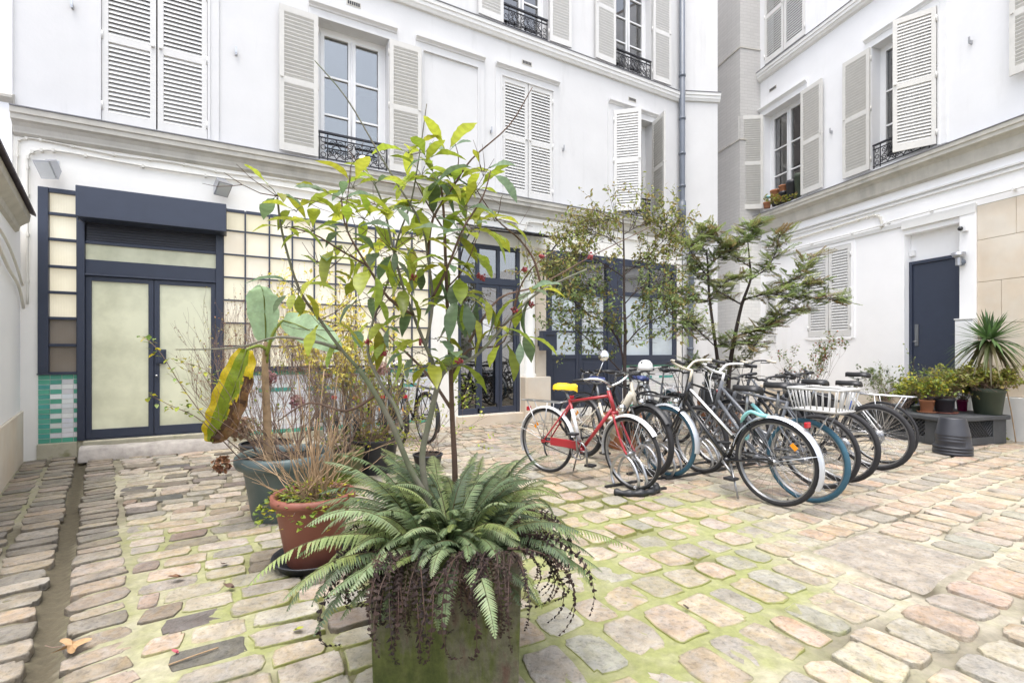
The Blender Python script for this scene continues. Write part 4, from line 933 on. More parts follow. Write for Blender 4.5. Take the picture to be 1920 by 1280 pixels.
    for i in range(5): a=2*PI*i/5; ck.tube([(B.x,-.052,B.z),(B.x+.085*math.cos(a),-.052,B.z+.085*math.sin(a))],.006,5)
    for sgn,y in ((1,-.07),(-1,.07)):
        e=V((B.x+sgn*.17*math.cos(ca),y,B.z+sgn*.17*math.sin(ca))); ck.tube([(B.x,y,B.z),e],[.013,.009],6)
    cko=ck.build('crankset',M['alu'],root)
    for sgn,y in ((1,-.12),(-1,.12)):
        e=V((B.x+sgn*.17*math.cos(ca),y,B.z+sgn*.17*math.sin(ca))); pm=MB(); pm.obox(e,(.045,0,0),(0,.045,0),(0,0,.011)); pm.build('pedal',M['black'],cko,bevel=.004)
    cn=MB(); cr=.034
    for i in range(1): cn.tube([(B.x,-.052,B.z+.085),(0,-.052,r+cr)],.005,4); cn.tube([(B.x,-.052,B.z-.085),(0,-.052,r-cr)],.005,4)
    cn.tube([(cr*math.cos(2*PI*i/14),-.05,r+cr*math.sin(2*PI*i/14)) for i in range(14)],.006,4,closed=True)
    if style in('mtb','road','diamond','ebike'):
        for k in range(3): cn.tube([((.024+.011*k)*math.cos(2*PI*i/14),-.046+.006*k,r+(.024+.011*k)*math.sin(2*PI*i/14)) for i in range(14)],.004,4,closed=True)
        cn.tube([(.01,-.06,r-.03),(.03,-.065,r-.11),(.05,-.055,r-.15)],.010,5)
    cn.build('chain',M['black'],root)
    if chainguard:
        g=MB(); g.obox((B.x*.62,-.066,B.z+.055),(.17,0,-.0),(0,.006,0),(0,0,.04)); g.build('chain_guard',M[chainguard],root,bevel=.012)
    if fender:
        def fen(cx,cz,a0,a1,Rm,par,nm,Mx=None):
            g=MB(); g.M=Mx; k=22; vs=[]; hwid=tw+.012
            for i in range(k+1):
                a=lerp(a0,a1,i/k)
                for (dr,y) in ((-.012,-hwid),(.004,-hwid*.6),(.008,0),(.004,hwid*.6),(-.012,hwid)): vs.append((cx+(Rm+dr)*math.cos(a),y,cz+(Rm+dr)*math.sin(a)))
            g.add(vs,[(i*5+j,i*5+j+1,(i+1)*5+j+1,(i+1)*5+j) for i in range(k) for j in range(4)],smooth=True)
            for y in (-hwid,hwid): a=lerp(a0,a1,.78 if nm==0 else .2); g.tube([(cx,y*1.5,cz),(cx+Rm*math.cos(a),y,cz+Rm*math.sin(a))],.003,4)
            return g.build('mudguard',M[fender],par)
        fen(A.x,A.z,rad(12),rad(205),r+.018,root,0)
        fen(Fh.x,Fh.z,rad(35),rad(190),r+.018,root,1,R)
    if rack:
        g=MB(); z=r*2+.07
        for y in (-.055,0,.055): g.tube([(-.30,y,z),(.20,y,z),(.25,y*.5,z+.02)],.006,6)
        for x in (-.30,-.15,0,.15): g.tube([(x,-.055,z),(x,.055,z)],.005,5)
        for y in (-1,1): g.tube([(-.22,y*.055,z),(-.01,y*.07,r+.02)],.005,5); g.tube([(.05,y*.055,z),(.0,y*.07,r+.02)],.005,5)
        g.build('luggage_rack',M[rack],root)
    if basket:
        g=MB(); z0=r*2+.085; z1=z0+.17; x0,x1=-.30,.03; hw=.12; e=.03
        rim_=[(x0-e,-hw-e,z1),(x1+e,-hw-e,z1),(x1+e,hw+e,z1),(x0-e,hw+e,z1)]; bot=[(x0,-hw,z0),(x1,-hw,z0),(x1,hw,z0),(x0,hw,z0)]
        for q,rr in ((rim_,.012),(bot,.010)):
            for i in range(4): g.tube([q[i],q[(i+1)%4]],rr,6)
        for i in range(4):
            nn=7 if i%2==0 else 6
            for k in range(nn):
                t=k/nn; g.tube([lerp(V(bot[i]),V(bot[(i+1)%4]),t),lerp(V(rim_[i]),V(rim_[(i+1)%4]),t)],.006,5)
        for k in range(9): x=lerp(x0,x1,k/8); g.box(x-.018,x+.018,-hw,hw,z0-.004,z0+.004)
        g.build('basket',M['basket'],root)
    if bag:
        g=MB(); g.box(-.28,.10,.09,.23,.44,.76); g.box(-.26,.08,-.22,-.09,.46,.74); b=g.build('pannier_bag',M['black'],root,bevel=.035)
        s_=MB(); s_.box(-.2,-.17,.225,.238,.46,.74); s_.box(0.0,.03,.225,.238,.46,.74); s_.build('strap',M['greyframe'],b)
    if light:
        g=MB(); q=H2+V((.07,0,.03)); g.M=R; g.tube([q,q+V((.05,0,0))],[.028,.034],10); g.build('headlight',M['chrome'],root)
        g=MB(); g.obox((-.06-r*.55 if fender else .10,0,(r*2-.02) if fender else .70),(.012,0,0),(0,.03,0),(0,0,.022)); g.build('tail_light',M['redlens'],root,bevel=.006)
        g=MB(); g.obox(A+V((-r*.45,.012,r*.42)),(.02,0,.02),(0,.004,0),(-.012,0,.012)); g.build('spoke_reflector',M['orange'],root)
    if lock:
        g=MB(); pts=smooth_path([(.22,-.03,.80),(.17,-.055,.74),(.10,-.06,.69),(.06,-.02,.71),(.09,.05,.72),(.18,.05,.74),(.26,.03,.68),(.30,-.03,.60),(.27,-.05,.52),(.25,.0,.50)],6); g.tube(pts,.015,8); g.build('cable_lock',M[lock],root)
    if kick:
        g=MB(); g.tube([(.36,.05,.27),(.22,.16,.02)],.009,6); g.build('kickstand',M['alu'],root)
    return root
G1='bicycles crammed around the hoop rack on the right'
HD=math.atan2(W2.y,W2.x)    # perpendicular to the main facade, heading away
def rear(px,Z): return ((px-CX)/F*Z,Z)
bicycle((.36,5.02),rad(-42),'red framed bicycle with white seat tube and bright yellow saddle cover','diamond','red',wb=.97,r=.33,tw=.017,bar='swept',steer=rad(-14),cover='yellow',rack='steel',grp=G1,white_tube='whitepaint',chainguard='red',seed=3,fender='whitepaint',seatz=.90,light=True,bar_m='chrome',kick=True,stem=.06)
bicycle((1.98,7.05),rad(187),'black road bicycle with drop handlebars in front of the navy panelled doors','road','blackgloss',bar='drop',grp=G1,seed=5,light=False,stem=.05,wb=1.0,tw=.016,barz=.02)
bicycle((.86,5.78),rad(-61),'cream electric bicycle with a thick down tube beside the red framed one','ebike','creampaint',bar='flat',bar_m='black',fork_m='black',susp=True,tw=.026,r=.35,rim='black',saddle='navyleather',grp=G1,seed=7,steer=rad(-4),fender='black',stem=.10)
bicycle((2.13,3.93),HD+rad(2),'black step through bicycle with white stripes and a turquoise cable lock','step','blackgloss',wb=1.10,r=.35,tw=.022,bar='swept',bar_m='creampaint',ft='rubber_blue',grp=G1,seed=2,fender='silverfender',lock='turq',stripe='whitepaint',stem=.14,seatz=.93,kick=True)
bicycle((2.44,4.03),HD-rad(1),'bicycle with a blue rear tyre and a white plastic basket over it','step','greyframe',wb=1.08,r=.345,tw=.023,rt='rubber_blue',bar='swept',bar_m='whitepaint',grp=G1,seed=8,rack='alu',basket=True,light=False,seatz=.95,stem=.10)
bicycle((2.80,4.42),HD+rad(3),'dark bicycle squeezed between the white basket and a flat bar one','diamond','greyframe',r=.335,tw=.022,bar='flat',grp=G1,seed=4,light=False,seatz=.92,bar_m='black')
bicycle((3.14,4.64),HD-rad(2),'all black bicycle with a flat handlebar and thick tyres left of the knobbly tyred one','mtb','blackgloss',r=.345,tw=.024,bar='flat',bar_m='black',grp=G1,seed=9,rim='alu',light=False,seatz=.94)
bicycle((3.83,5.12),HD+rad(4),'mountain bicycle with knobbly grey tyres and disc brakes near the right end','mtb','blackgloss',r=.345,tw=.027,bar='flat',bar_m='black',grp=G1,seed=1,light=False,seatz=.90,stem=.12)
bicycle((4.13,5.42),HD-rad(1),'white road bicycle with blue bands and a thin rear rack, outermost at the right','road','whitepaint',r=.345,tw=.014,bar='drop',grp=G1,seed=6,rack='steel',light=False,white_tube='bluepaint',seatz=.98,rim='alu')
bicycle((1.62,5.62),rad(112),'dark bicycle with a navy saddle crowded in behind the cream electric one','diamond','blackgloss',wb=.98,r=.335,bar='flat',grp=G1,seed=12,saddle='navyleather',light=False,rack='black',fender='black')
bicycle((2.62,5.75),rad(112),'black bicycle with black mudguards behind the white basket, left of the pannier bags','diamond','blackgloss',wb=.98,r=.335,bar='flat',bar_m='black',grp=G1,seed=14,light=False,fender='black')
bicycle((3.60,6.0),rad(116),'dark grey bicycle with cream grips tucked in behind the knobbly tyred one','step','greyframe',wb=1.0,r=.335,bar='swept',bar_m='black',grip_m='creampaint',grp=G1,seed=15,light=False,rack='black',bag=True)
bicycle((2.27,6.95),rad(96),'silver racked bicycle with a blue rear tyre standing behind the cream electric one','diamond','greyframe',r=.345,rt='rubber_blue',bar='flat',grp=G1,seed=2,rack='chrome',fender='silverfender',seatz=.98)
bicycle((2.80,6.55),rad(80),'bicycle with black pannier bags standing under the feathery evergreen tree','step','blackgloss',r=.345,bar='swept',bar_m='creampaint',grp=G1,seed=3,rack='black',bag=True,seatz=.95)
G2='bicycles leaning in a row against the tiled wall'
for (px,Z,dh,lab,kw) in ((618,6.4,4,'dark bicycle with brown saddle, nearest the shop door',dict(style='diamond',fm='greyframe',saddle='brownleather',bar='flat',fender='black')),
    (662,6.35,-5,'black bicycle with swept handlebar and brown grips by the tiled wall',dict(style='step',fm='blackgloss',saddle='brownleather',bar='swept',grip_m='brownleather',fender='black')),
    (706,6.5,3,'grey bicycle with brown saddle and wire rack by the tiled wall',dict(style='diamond',fm='greyframe',saddle='brownleather',bar='swept',rack='black',fender='black')),
    (752,6.55,-4,'black bicycle with chrome handlebar by the tiled wall',dict(style='step',fm='blackgloss',bar='swept',bar_m='chrome',rack='black',fender='black')),
    (800,6.6,6,'black bicycle standing nearest the white pilaster',dict(style='diamond',fm='blackgloss',bar='flat',fender='black',rack='black'))):
    x,y=rear(px,Z); bicycle((x,y),HD+rad(dh),lab,grp=G2,seed=px,spokes=20,**kw)
# ---- hoop rack
GR='hoop racks under the parked bicycles'
def hoop_rack(p,rz,label,n=2,mt='steel'):
    t=empty('bicycle_rack',p,rz,label,'bike rack',GR)
    b=MB(); b.box(-.15,.55*n-.25,-.015,.015,.0,.02); b.box(-.15,.55*n-.25,.28,.31,0,.02); b.build('base_rail',M['black'],t)
    for k in range(n):
        for s_ in (-1,1):
            h=MB(); x=.55*k+s_*.045; P=[(x,.30,.02),(x,.34,.12),(x,.28,.25),(x,.17,.31),(x,.05,.25),(x,-.02,.12),(x,.02,.02)]
            h.tube(smooth_path(P,6),.0125,8); h.build('hoop',M[mt],t)
    return t
hoop_rack((1.13,4.25,.012),WM.rz,'shiny steel hoop rack holding the front wheel of the red bicycle',1)
hoop_rack((1.44,4.72,.012),WM.rz,'dark steel hoop rack under the cream electric bicycle',1,'lamp')
hoop_rack((1.62,4.78,.012),WM.rz,'long hoop rack holding the front wheels of the row on the right',4)
t=empty('chain_lock',gnd(1205,928)+V((0,0,.03)),rad(15),'black fabric covered chain lock lying on the cobbles by the red bicycle','lock')
mb=MB(); P=smooth_path([(-.24,.06,.0),(-.14,-.02,.0),(-.02,-.05,.005),(.10,-.03,.01),(.17,.05,.02),(.13,.12,.02)],6); mb.tube(P,[.03+.008*math.sin(i*1.3) for i in range(len(P))],9); mb.build('sleeve',M['black'],t)
mb=MB()
for i in range(6):
    c=V((-.04+.03*i,.05+.01*math.sin(i*2),.03)); mb.tube([c+V((.018*math.cos(a*PI/4),.011*math.sin(a*PI/4),.006*math.sin(a+i))) for a in range(8)],.005,5,closed=True)
mb.build('chain',M['steel'],t)
# white helmet-like lamp and round mirror on the chrome handlebars
t=empty('round_mirror',at(1132,667,4.6),rad(-20),'round chrome mirror on a thin stalk above the handlebar of the red bicycle','mirror')
mb=MB(); mb.M=Matrix.Rotation(rad(80),4,'X'); mb.lathe([(0,-.025),(.03,-.018),(.05,0),(.052,.010),(0,.010)],(0,0,0),18); mb.build('mirror_head',M['chrome'],t)
mb=MB(); mb.tube([(0,0,-.04),(-.03,0,-.12),(-.06,0,-.19)],.005,6); mb.build('stalk',M['chrome'],t)

t=empty('helmet',at(1210,688,5.0),rad(-60),'white speckled dome shaped helmet on the handlebar of the cream electric bicycle','helmet')
mb=MB(); mb.lathe([(.0,.075),(.04,.068),(.068,.04),(.078,.0),(.074,-.03),(.066,-.032),(.07,0),(.0,.06)],(0,0,0),20); mb.build('shell',M['whitepaint'],t)
mb=MB()
for k in range(9): a=k*.7; mb.ball((.06*math.cos(a),.06*math.sin(a),.035+.012*math.sin(k*2)),.012,7,5)
mb.build('vent',M['black'],t)
# ================================================================= plants
pr=random.Random(21)
def leaf(mb,base,d,up,ln,wd,col,curl=.25,fold=.18,n=5,shape=.62,r=pr,holes=0):
    d=V(d).normalized(); s=d.cross(V(up)); s=s.normalized() if s.length>1e-4 else d.orthogonal().normalized(); nn=s.cross(d).normalized(); vs=[]
    vein=n>=8
    for i in range(n+1):
        t=i/n; c=d*(ln*t*(1-.12*curl*t))+nn*(-curl*ln*t*t)
        w=wd*.5*max(.0,(math.sin(PI*min(1,t**shape*1.0)) if 0<t<1 else 0))
        p=V(base)+c
        wav=.06*wd*math.sin(i*(1.1 if vein else 2.1)+ln*90); e=V((0,0,0))
        if vein:
            e=d*(ln*.055*math.sin(PI*t)); w*=1+.05*(i%2)
        rip=nn*(.018*wd*(1 if i%2 else -1) if vein else 0)
        vs+= [p-s*w+nn*(fold*w+wav)+e+rip,p,p+s*w+nn*(fold*w-wav)+e+rip]
    fs=[]
    for i in range(n):
        a=i*3; 
        if i==0: fs+=[(a+1,a+3,a+4),(a+1,a+4,a+5)]
        elif i==n-1: fs+=[(a,a+1,a+4),(a+1,a+2,a+4)]
        else: fs+=[(a,a+1,a+4,a+3),(a+1,a+2,a+5,a+4)]
    if vein:
        mb.add(vs,fs,col=[tuple(min(1,x*(1.07 if (i//2)%2 else .93)) for x in col) for i in range(len(fs))],smooth=True)
    else: mb.add(vs,fs,col=col,smooth=True)
def tiny(mb,base,d,up,ln,wd,col):
    d=V(d).normalized(); s=d.cross(V(up)); s=s.normalized() if s.length>1e-4 else d.orthogonal().normalized(); nn=s.cross(d)
    b=V(base); m=b+d*ln*.5-nn*ln*.06
    mb.add([b,m-s*wd*.5+nn*wd*.12,b+d*ln-nn*ln*.15,m+s*wd*.5+nn*wd*.12,m],[(0,4,1),(1,4,2),(2,4,3),(3,4,0)],col=col,smooth=True)
def rdir(r=pr,zlo=-1,zhi=1):
    z=r.uniform(zlo,zhi); a=r.uniform(0,2*PI); q=math.sqrt(max(0,1-z*z)); return V((q*math.cos(a),q*math.sin(a),z))
def limb(mb,pts,r0,r1,k=4,n=7,**kw):
    P=smooth_path(pts,k); m=len(P); mb.tube(P,[lerp(r0,r1,i/(m-1)) for i in range(m)],n,**kw); return P
def twigs(mb,p,d,ln,r0,depth,r,leaves=None,spread=.7,nb=(2,4),up=.15,seg=4,wob=.18,out=None):
    P=[V(p)]; d=V(d).normalized()
    for i in range(seg):
        d=(d+rdir(r)*wob+V((0,0,up*.3))).normalized(); P.append(P[-1]+d*ln/seg)
    mb.tube(P,[lerp(r0,r0*.5,i/seg) for i in range(seg+1)],4 if r0<.006 else 6,cap=False)
    if out is not None: out.append((P[-1],d))
    if depth>0:
        for k in range(r.randint(*nb)):
            t=r.uniform(.35,1); q=P[min(seg,int(t*seg+.5))]
            nd_=(d+rdir(r)*spread+V((0,0,up))).normalized(); twigs(mb,q,nd_,ln*r.uniform(.5,.8),max(.0012,r0*.55),depth-1,r,leaves,spread,nb,up,seg,wob,out)
    elif leaves:
        for i in range(1,seg+1): leaves(P[i],d,r)
def pot(name,p,prof,m,label,cat='plant pot',n=32,soil=None,group=None,parts=None,rz=0,rim=None):
    t=empty(name,p,rz,label,cat,group); mb=MB(); mb.lathe(prof,(0,0,0),n); mb.disc((0,0,prof[0][1]+.002),prof[0][0],n); mb.build('pot_body',M[m],t)
    if rim:
        g=MB(); g.tube([(rim[0]*math.cos(2*PI*i/n),rim[0]*math.sin(2*PI*i/n),rim[1]) for i in range(n)],rim[2],8,closed=True); g.build('rim',M[m],t)
    if soil:
        s=MB(); c=(0,0,soil[1]); nn=n; vs=[(0,0,soil[1]+.015)]
        for q in (.5,1):
            for j in range(nn): a=2*PI*j/nn; vs.append((soil[0]*q*math.cos(a),soil[0]*q*math.sin(a),soil[1]+.012*noise.noise(V((math.cos(a)*3*q,math.sin(a)*3*q,p[0])))))
        s.add(vs,[(0,1+j,1+(j+1)%nn) for j in range(nn)]+[(1+j,1+nn+j,1+nn+(j+1)%nn,1+(j+1)%nn) for j in range(nn)],smooth=True); s.build('soil',M['soil'],t)
    return t
YG=[(.38,.43,.05),(.31,.39,.045),(.43,.45,.055),(.28,.37,.05),(.35,.42,.06)]; BG=[(.15,.22,.12),(.18,.26,.16),(.22,.29,.20),(.12,.18,.09)]; OL=[(.27,.31,.03),(.21,.26,.03),(.31,.32,.03)]
def lcol(r=pr):
    q=r.random(); return jc(r.choice(YG if q<.55 else (BG if q<.78 else OL)),.15,r)
# ---------------------------------------------------------------- foreground planter
PC=V((-.225,1.83,0)); 
t=empty('planter',PC,rad(2),'big square moss stained planter in the centre foreground','planter')
mb=MB(); w0,w1=.235,.25; h=.585; th=.03
o_=[(-w0,-w0),(w0,-w0),(w0,w0),(-w0,w0)]; O_=[(-w1,-w1),(w1,-w1),(w1,w1),(-w1,w1)]; I_=[(-w1+th,-w1+th),(w1-th,-w1+th),(w1-th,w1-th),(-w1+th,w1-th)]
vs=[(x,y,.03) for x,y in o_]+[(x,y,h) for x,y in O_]+[(x,y,h) for x,y in I_]+[(x,y,h-.12) for x,y in I_]
mb.add(vs,[(0,1,5,4),(1,2,6,5),(2,3,7,6),(3,0,4,7),(4,5,9,8),(5,6,10,9),(6,7,11,10),(7,4,8,11),(8,9,13,12),(9,10,14,13),(10,11,15,14),(11,8,12,15),(0,3,2,1)])
m,nt,p_,out=newmat('mossy_planter_faces'); Lk=nt.links; tc=nd(nt,'ShaderNodeTexCoord')
na=nd(nt,'ShaderNodeTexNoise',Scale=5.,Detail=7.,Roughness=.65); mp=nd(nt,'ShaderNodeMapping'); mp.inputs['Scale'].default_value=(1.3,1,.38); Lk.new(tc.outputs['Object'],mp.inputs[0]); Lk.new(mp.outputs[0],na.inputs['Vector'])
cr=nd(nt,'ShaderNodeValToRGB'); E_=cr.color_ramp.elements; E_[0].position=.28; E_[0].color=(.022,.024,.010,1); E_[1].position=.42; E_[1].color=(.055,.072,.012,1)
for pz,cc in ((.52,(.085,.10,.025,1)),(.60,(.12,.115,.075,1)),(.70,(.09,.035,.03,1))): e_=E_.new(pz); e_.color=cc
Lk.new(na.outputs[0],cr.inputs[0]); nb_=nd(nt,'ShaderNodeTexNoise',Scale=40.,Detail=6.,Roughness=.7); Lk.new(tc.outputs['Object'],nb_.inputs['Vector'])
mr_=nd(nt,'ShaderNodeMapRange'); mr_.inputs[1].default_value=.3; mr_.inputs[2].default_value=.7; mr_.inputs[3].default_value=.6; mr_.inputs[4].default_value=1.2; Lk.new(nb_.outputs[0],mr_.inputs[0])
mx_=nd(nt,'ShaderNodeMix',data_type='RGBA',blend_type='MULTIPLY'); mx_.inputs[0].default_value=1; Lk.new(cr.outputs[0],mx_.inputs[6]); Lk.new(mr_.outputs[0],mx_.inputs[7]); Lk.new(mx_.outputs[2],p_.inputs['Base Color']); p_.inputs['Roughness'].default_value=.85
bb=nd(nt,'ShaderNodeBump',Strength=.5,Distance=.008); Lk.new(nb_.outputs[0],bb.inputs['Height']); Lk.new(bb.outputs[0],p_.inputs['Normal'])
mb.build('box',m,t,bevel=.006)
mb=MB(); g=10
vs=[(lerp(-.22,.22,i/g),lerp(-.22,.22,j/g),.55+.02*noise.noise(V((i*.7,j*.7,0)))) for j in range(g+1) for i in range(g+1)]
mb.add(vs,[(j*(g+1)+i,j*(g+1)+i+1,(j+1)*(g+1)+i+1,(j+1)*(g+1)+i) for j in range(g) for i in range(g)],smooth=True); mb.build('soil',M['soil'],t)
mb=MB(); 
for sx in(-1,1):
    for sy in(-1,1): mb.box(sx*.17-.04,sx*.17+.04,sy*.17-.04,sy*.17+.04,.0,.03)
mb.build('foot',M['soil'],t)
# ---------------------------------------------------------------- ferns
def frond(mb,base,az,el,ln,droop,npin,mw,col,r,dead=False,rach=None):
    P=[V(base)]; n=16; h=V((math.cos(az),math.sin(az),0)); a=el; D=[]
    side=V((-math.sin(az),math.cos(az),0)); tw=r.uniform(-.5,.5); bend=r.uniform(-.25,.25)
    for i in range(n):
        t=i/n; d=h*math.cos(a)+V((0,0,math.sin(a)))+side*bend*t; d.normalize(); D.append(d); P.append(P[-1]+d*ln/n); a-=droop/n*(.5+1.2*t)
    (rach or mb).tube(P,[.0028*(1-.8*i/n) for i in range(n+1)],4,cap=False,col=jc((.10,.09,.035) if not dead else (.07,.04,.03),.2,r))
    for k in range(npin):
        t=min(.9999,.10+.90*k/(npin-1)); x=t*n; i=min(n-1,int(x)); p=lerp(P[i],P[i+1],x-i); d=D[i]; nrm=side.cross(d).normalized(); nrm=-nrm if nrm.z<0 else nrm
        s0=d.cross(nrm).normalized(); prof=mw*(min(1,.35+t*2.6))*(1-t)**.62+.004
        for sg in (-1,1):
            if r.random()<(.06 if not dead else .2): continue
            L=prof*r.uniform(.88,1.08); pd=(s0*sg*math.cos(.42)+d*math.sin(.42)-nrm*(.14+.1*r.random())+rdir(r)*(.05 if not dead else .5)).normalized()
            w=ln/npin*.92*(1 if not dead else .7); c=jc(col,.14,r); m=5; vs=[]; fd=d-pd*d.dot(pd); fd.normalize(); pn=pd.cross(fd)
            for q in range(2*m+1):
                u=q/(2*m); ww=w*.5*(1-u**1.6)*(1 if q%2==0 else .62)+.0004; dr=-(L*.22*u*u) if not dead else L*.5*math.sin(u*3+k)
                cc=p+pd*L*u+pn*dr*(1 if nrm.dot(pn)>0 else -1); vs+=[cc-fd*ww,cc,cc+fd*ww]
            fs=[]
            for q in range(2*m): b=q*3; fs+=[(b,b+1,b+4,b+3),(b+1,b+2,b+5,b+4)]
            mb.add(vs,fs,col=c,smooth=not dead)
FG=[(.15,.21,.095),(.17,.235,.11),(.115,.165,.085),(.22,.28,.14),(.19,.235,.075),(.08,.115,.055)]; FL=[(.28,.34,.13),(.26,.33,.17)]
FB=[(.024,.012,.011),(.017,.010,.009),(.034,.018,.014),(.065,.036,.024),(.045,.035,.016)]
fr=random.Random(5)
ft=empty('fern',PC+V((0,0,.55)),0,'large blue green fern spilling over the square mossy planter','fern')
gm=MB(); dm=MB()
for i in range(230):
    az=fr.uniform(0,2*PI); rr=fr.uniform(.0,.20); b=V((rr*math.cos(az+fr.uniform(-.9,.9)),rr*math.sin(az+fr.uniform(-.9,.9)),.0))
    lay=i%4; el=(.20,.62,1.0,1.3)[lay]+fr.uniform(-.22,.22)
    L=fr.uniform(.26,.50)*(1 if lay<2 else .82)
    if math.cos(az)<-.3: L*=1.2
    if math.cos(az)>.5: L*=1.08
    if math.sin(az)<-.5: L*=.72
    frond(gm,b,az,el,L,fr.uniform(1.0,1.9) if lay>0 else fr.uniform(.7,1.5),40,L*.165,fr.choice(FG if fr.random()<.86 else FL),fr)
gm.build('fronds',M['fern'],ft)
for i in range(105):
    q=fr.random(); side=fr.choice(('f','f','f','r','l')); u_=fr.uniform(-.23,.23)
    if side=='f': b=V((u_,-.21,.035)); az=-PI/2+fr.uniform(-.5,.5)
    elif side=='r': b=V((.21,u_,.035)); az=fr.uniform(-.7,.4)
    else: b=V((-.21,u_,.035)); az=PI+fr.uniform(-.4,.7)
    frond(dm,b,az,fr.uniform(-.2,.45),fr.uniform(.18,.48),fr.uniform(2.2,3.4),22,fr.uniform(.010,.026),fr.choice(FB),fr,dead=True)
dm.build('withered_fronds',M['fern_dead'],ft)
# ---------------------------------------------------------------- large leaved shrub in the planter
sr=random.Random(9)
sh=empty('shrub',PC+V((0,0,.55)),0,'tall large leaved shrub with grey green stems growing from the square mossy planter','shrub')
def rel(o,pts): return [p-o for p in pts]
so_=PC+V((0,0,.55))
B_=lambda *a:[at(x,y,z)-so_ for x,y,z in a]
br_=MB(); dk_=MB()
limb(br_,B_((800,985,1.80),(803,940,1.80),(770,880,1.78),(737,800,1.76),(705,740,1.74),(672,690,1.72)),.0125,.0085)
limb(br_,B_((672,690,1.72),(640,655,1.7),(600,600,1.66),(560,540,1.62),(530,440,1.58),(520,370,1.56)),.0065,.003)
limb(br_,B_((640,655,1.7),(590,640,1.75),(520,632,1.8),(440,652,1.85),(330,655,1.9)),.007,.002)
limb(br_,B_((806,985,1.83),(800,930,1.83),(792,855,1.84),(805,790,1.86),(820,725,1.88)),.0135,.0105)
limb(br_,B_((820,725,1.88),(812,680,1.88),(798,648,1.86),(775,590,1.84),(757,541,1.8),(738,470,1.76),(720,390,1.74),(700,340,1.72)),.0085,.0028)
limb(br_,B_((798,648,1.86),(806,610,1.88),(811,558,1.9),(802,480,1.92),(790,420,1.92),(745,345,1.9),(712,290,1.88),(650,185,1.85),(590,114,1.83)),.007,.002)
limb(br_,B_((820,725,1.88),(838,693,1.9),(895,665,1.95),(962,591,2.0),(1016,544,2.1),(1100,505,2.25)),.0085,.004)
limb(dk_,B_((1016,544,2.1),(1002,490,2.1),(975,450,2.08),(930,410,2.06),(890,350,2.0)),.006,.002)
limb(dk_,B_((802,480,1.92),(812,410,1.95),(850,350,1.97),(885,298,1.98),(955,235,2.0),(998,164,2.02)),.006,.0018)
limb(br_,B_((755,800,1.77),(740,760,1.8),(715,720,1.84),(690,660,1.9),(700,600,1.95),(730,520,1.95),(745,450,1.95),(770,380,1.92),(785,300,1.9),(800,195,1.9)),.008,.002)
limb(dk_,B_((811,558,1.9),(840,500,1.86),(868,430,1.82),(905,370,1.8),(920,320,1.8)),.006,.002)
limb(dk_,B_((775,590,1.84),(730,560,1.7),(690,500,1.62),(650,430,1.56),(640,370,1.54)),.006,.002)
limb(dk_,B_((690,499,1.62),(640,470,1.6),(590,440,1.58),(540,425,1.56)),.004,.002)
limb(dk_,B_((962,591,2.0),(975,540,1.96),(1000,500,1.9),(1040,470,1.86)),.004,.0015)
limb(dk_,B_((850,350,1.97),(860,300,1.95),(850,260,1.95)),.003,.0012)
limb(dk_,B_((880,640,1.93),(935,560,2.2),(1010,535,2.4),(1110,480,2.7),(1230,420,3.1)),.006,.002)
limb(dk_,B_((705,740,1.74),(650,770,1.75),(580,755,1.78),(520,790,1.8)),.006,.002)
limb(dk_,B_((740,345,1.9),(690,330,1.9),(650,275,1.9)),.002,.001)
tips=MB()
tip_px=[(520,368,1.56),(560,400,1.57),(590,440,1.58),(540,430,1.56),(640,372,1.54),(650,430,1.56),(700,342,1.72),(720,392,1.74),(738,470,1.76),(770,290,1.88),(800,300,1.9),(840,290,1.93),(785,330,1.9),(820,340,1.94),(905,318,1.8),(870,390,1.82),(885,430,1.84),(850,350,1.97),(930,410,2.06),(890,365,2.0),(690,500,1.62),(640,470,1.6),(610,510,1.6),(560,540,1.62),(600,600,1.66),(745,450,1.95),(730,520,1.95),(757,541,1.8),(775,585,1.84),(800,500,1.92),(812,410,1.95),(770,400,1.92),(840,500,1.86),(868,440,1.82),(905,560,2.0),(700,600,1.95),(690,560,1.8),(730,640,1.9),(660,620,1.75),(880,600,1.95),(935,615,1.98),(975,630,2.0),(985,560,2.0),(820,640,1.88),(860,560,1.9),(810,690,1.87),(780,660,1.86),(850,690,1.9),(740,600,1.84),(1010,545,2.05),(680,410,1.7),(660,350,1.6),(790,450,1.92),(715,480,1.8)]
lm=MB()
for (x,y,z) in tip_px:
    p=at(x+sr.uniform(-6,6),y+sr.uniform(-6,6),z)-so_; n=sr.randint(4,7) if y<600 else sr.randint(3,4)
    a0=sr.uniform(0,2*PI)
    for k in range(n):
        a=a0+2*PI*k/max(n,1)*1.0+sr.uniform(-.4,.4); e=sr.uniform(-.2,1.0) if y<450 else sr.uniform(-.85,.7)
        d=V((math.cos(a)*math.cos(e),math.sin(a)*math.cos(e)*.8,math.sin(e))); st=p+d*sr.uniform(.01,.04)
        br_.tube([p,lerp(p,st,.5)+V((0,0,.004)),st],.0014,4,cap=False)
        L=sr.uniform(.07,.15)*(z/1.8); leaf(lm,st,d,V((0,0,1)),L,L*sr.uniform(.29,.42),lcol(sr),curl=sr.uniform(.15,.95),fold=sr.uniform(.08,.5),n=12,shape=1.35,r=sr)
tw_=MB()
for i in range(46):
    x,y,z=sr.choice(tip_px); p=at(x,y,z)-so_; twigs(dk_,p,rdir(sr,-.2,.9),sr.uniform(.06,.22),.0018,1,sr,nb=(1,2),spread=.8,seg=3)
br_.build('stem',M['bark'],sh); dk_.build('twigs',M['bark_brown'],sh); lm.build('leaves',M['leaf'],sh)
bm_=MB()
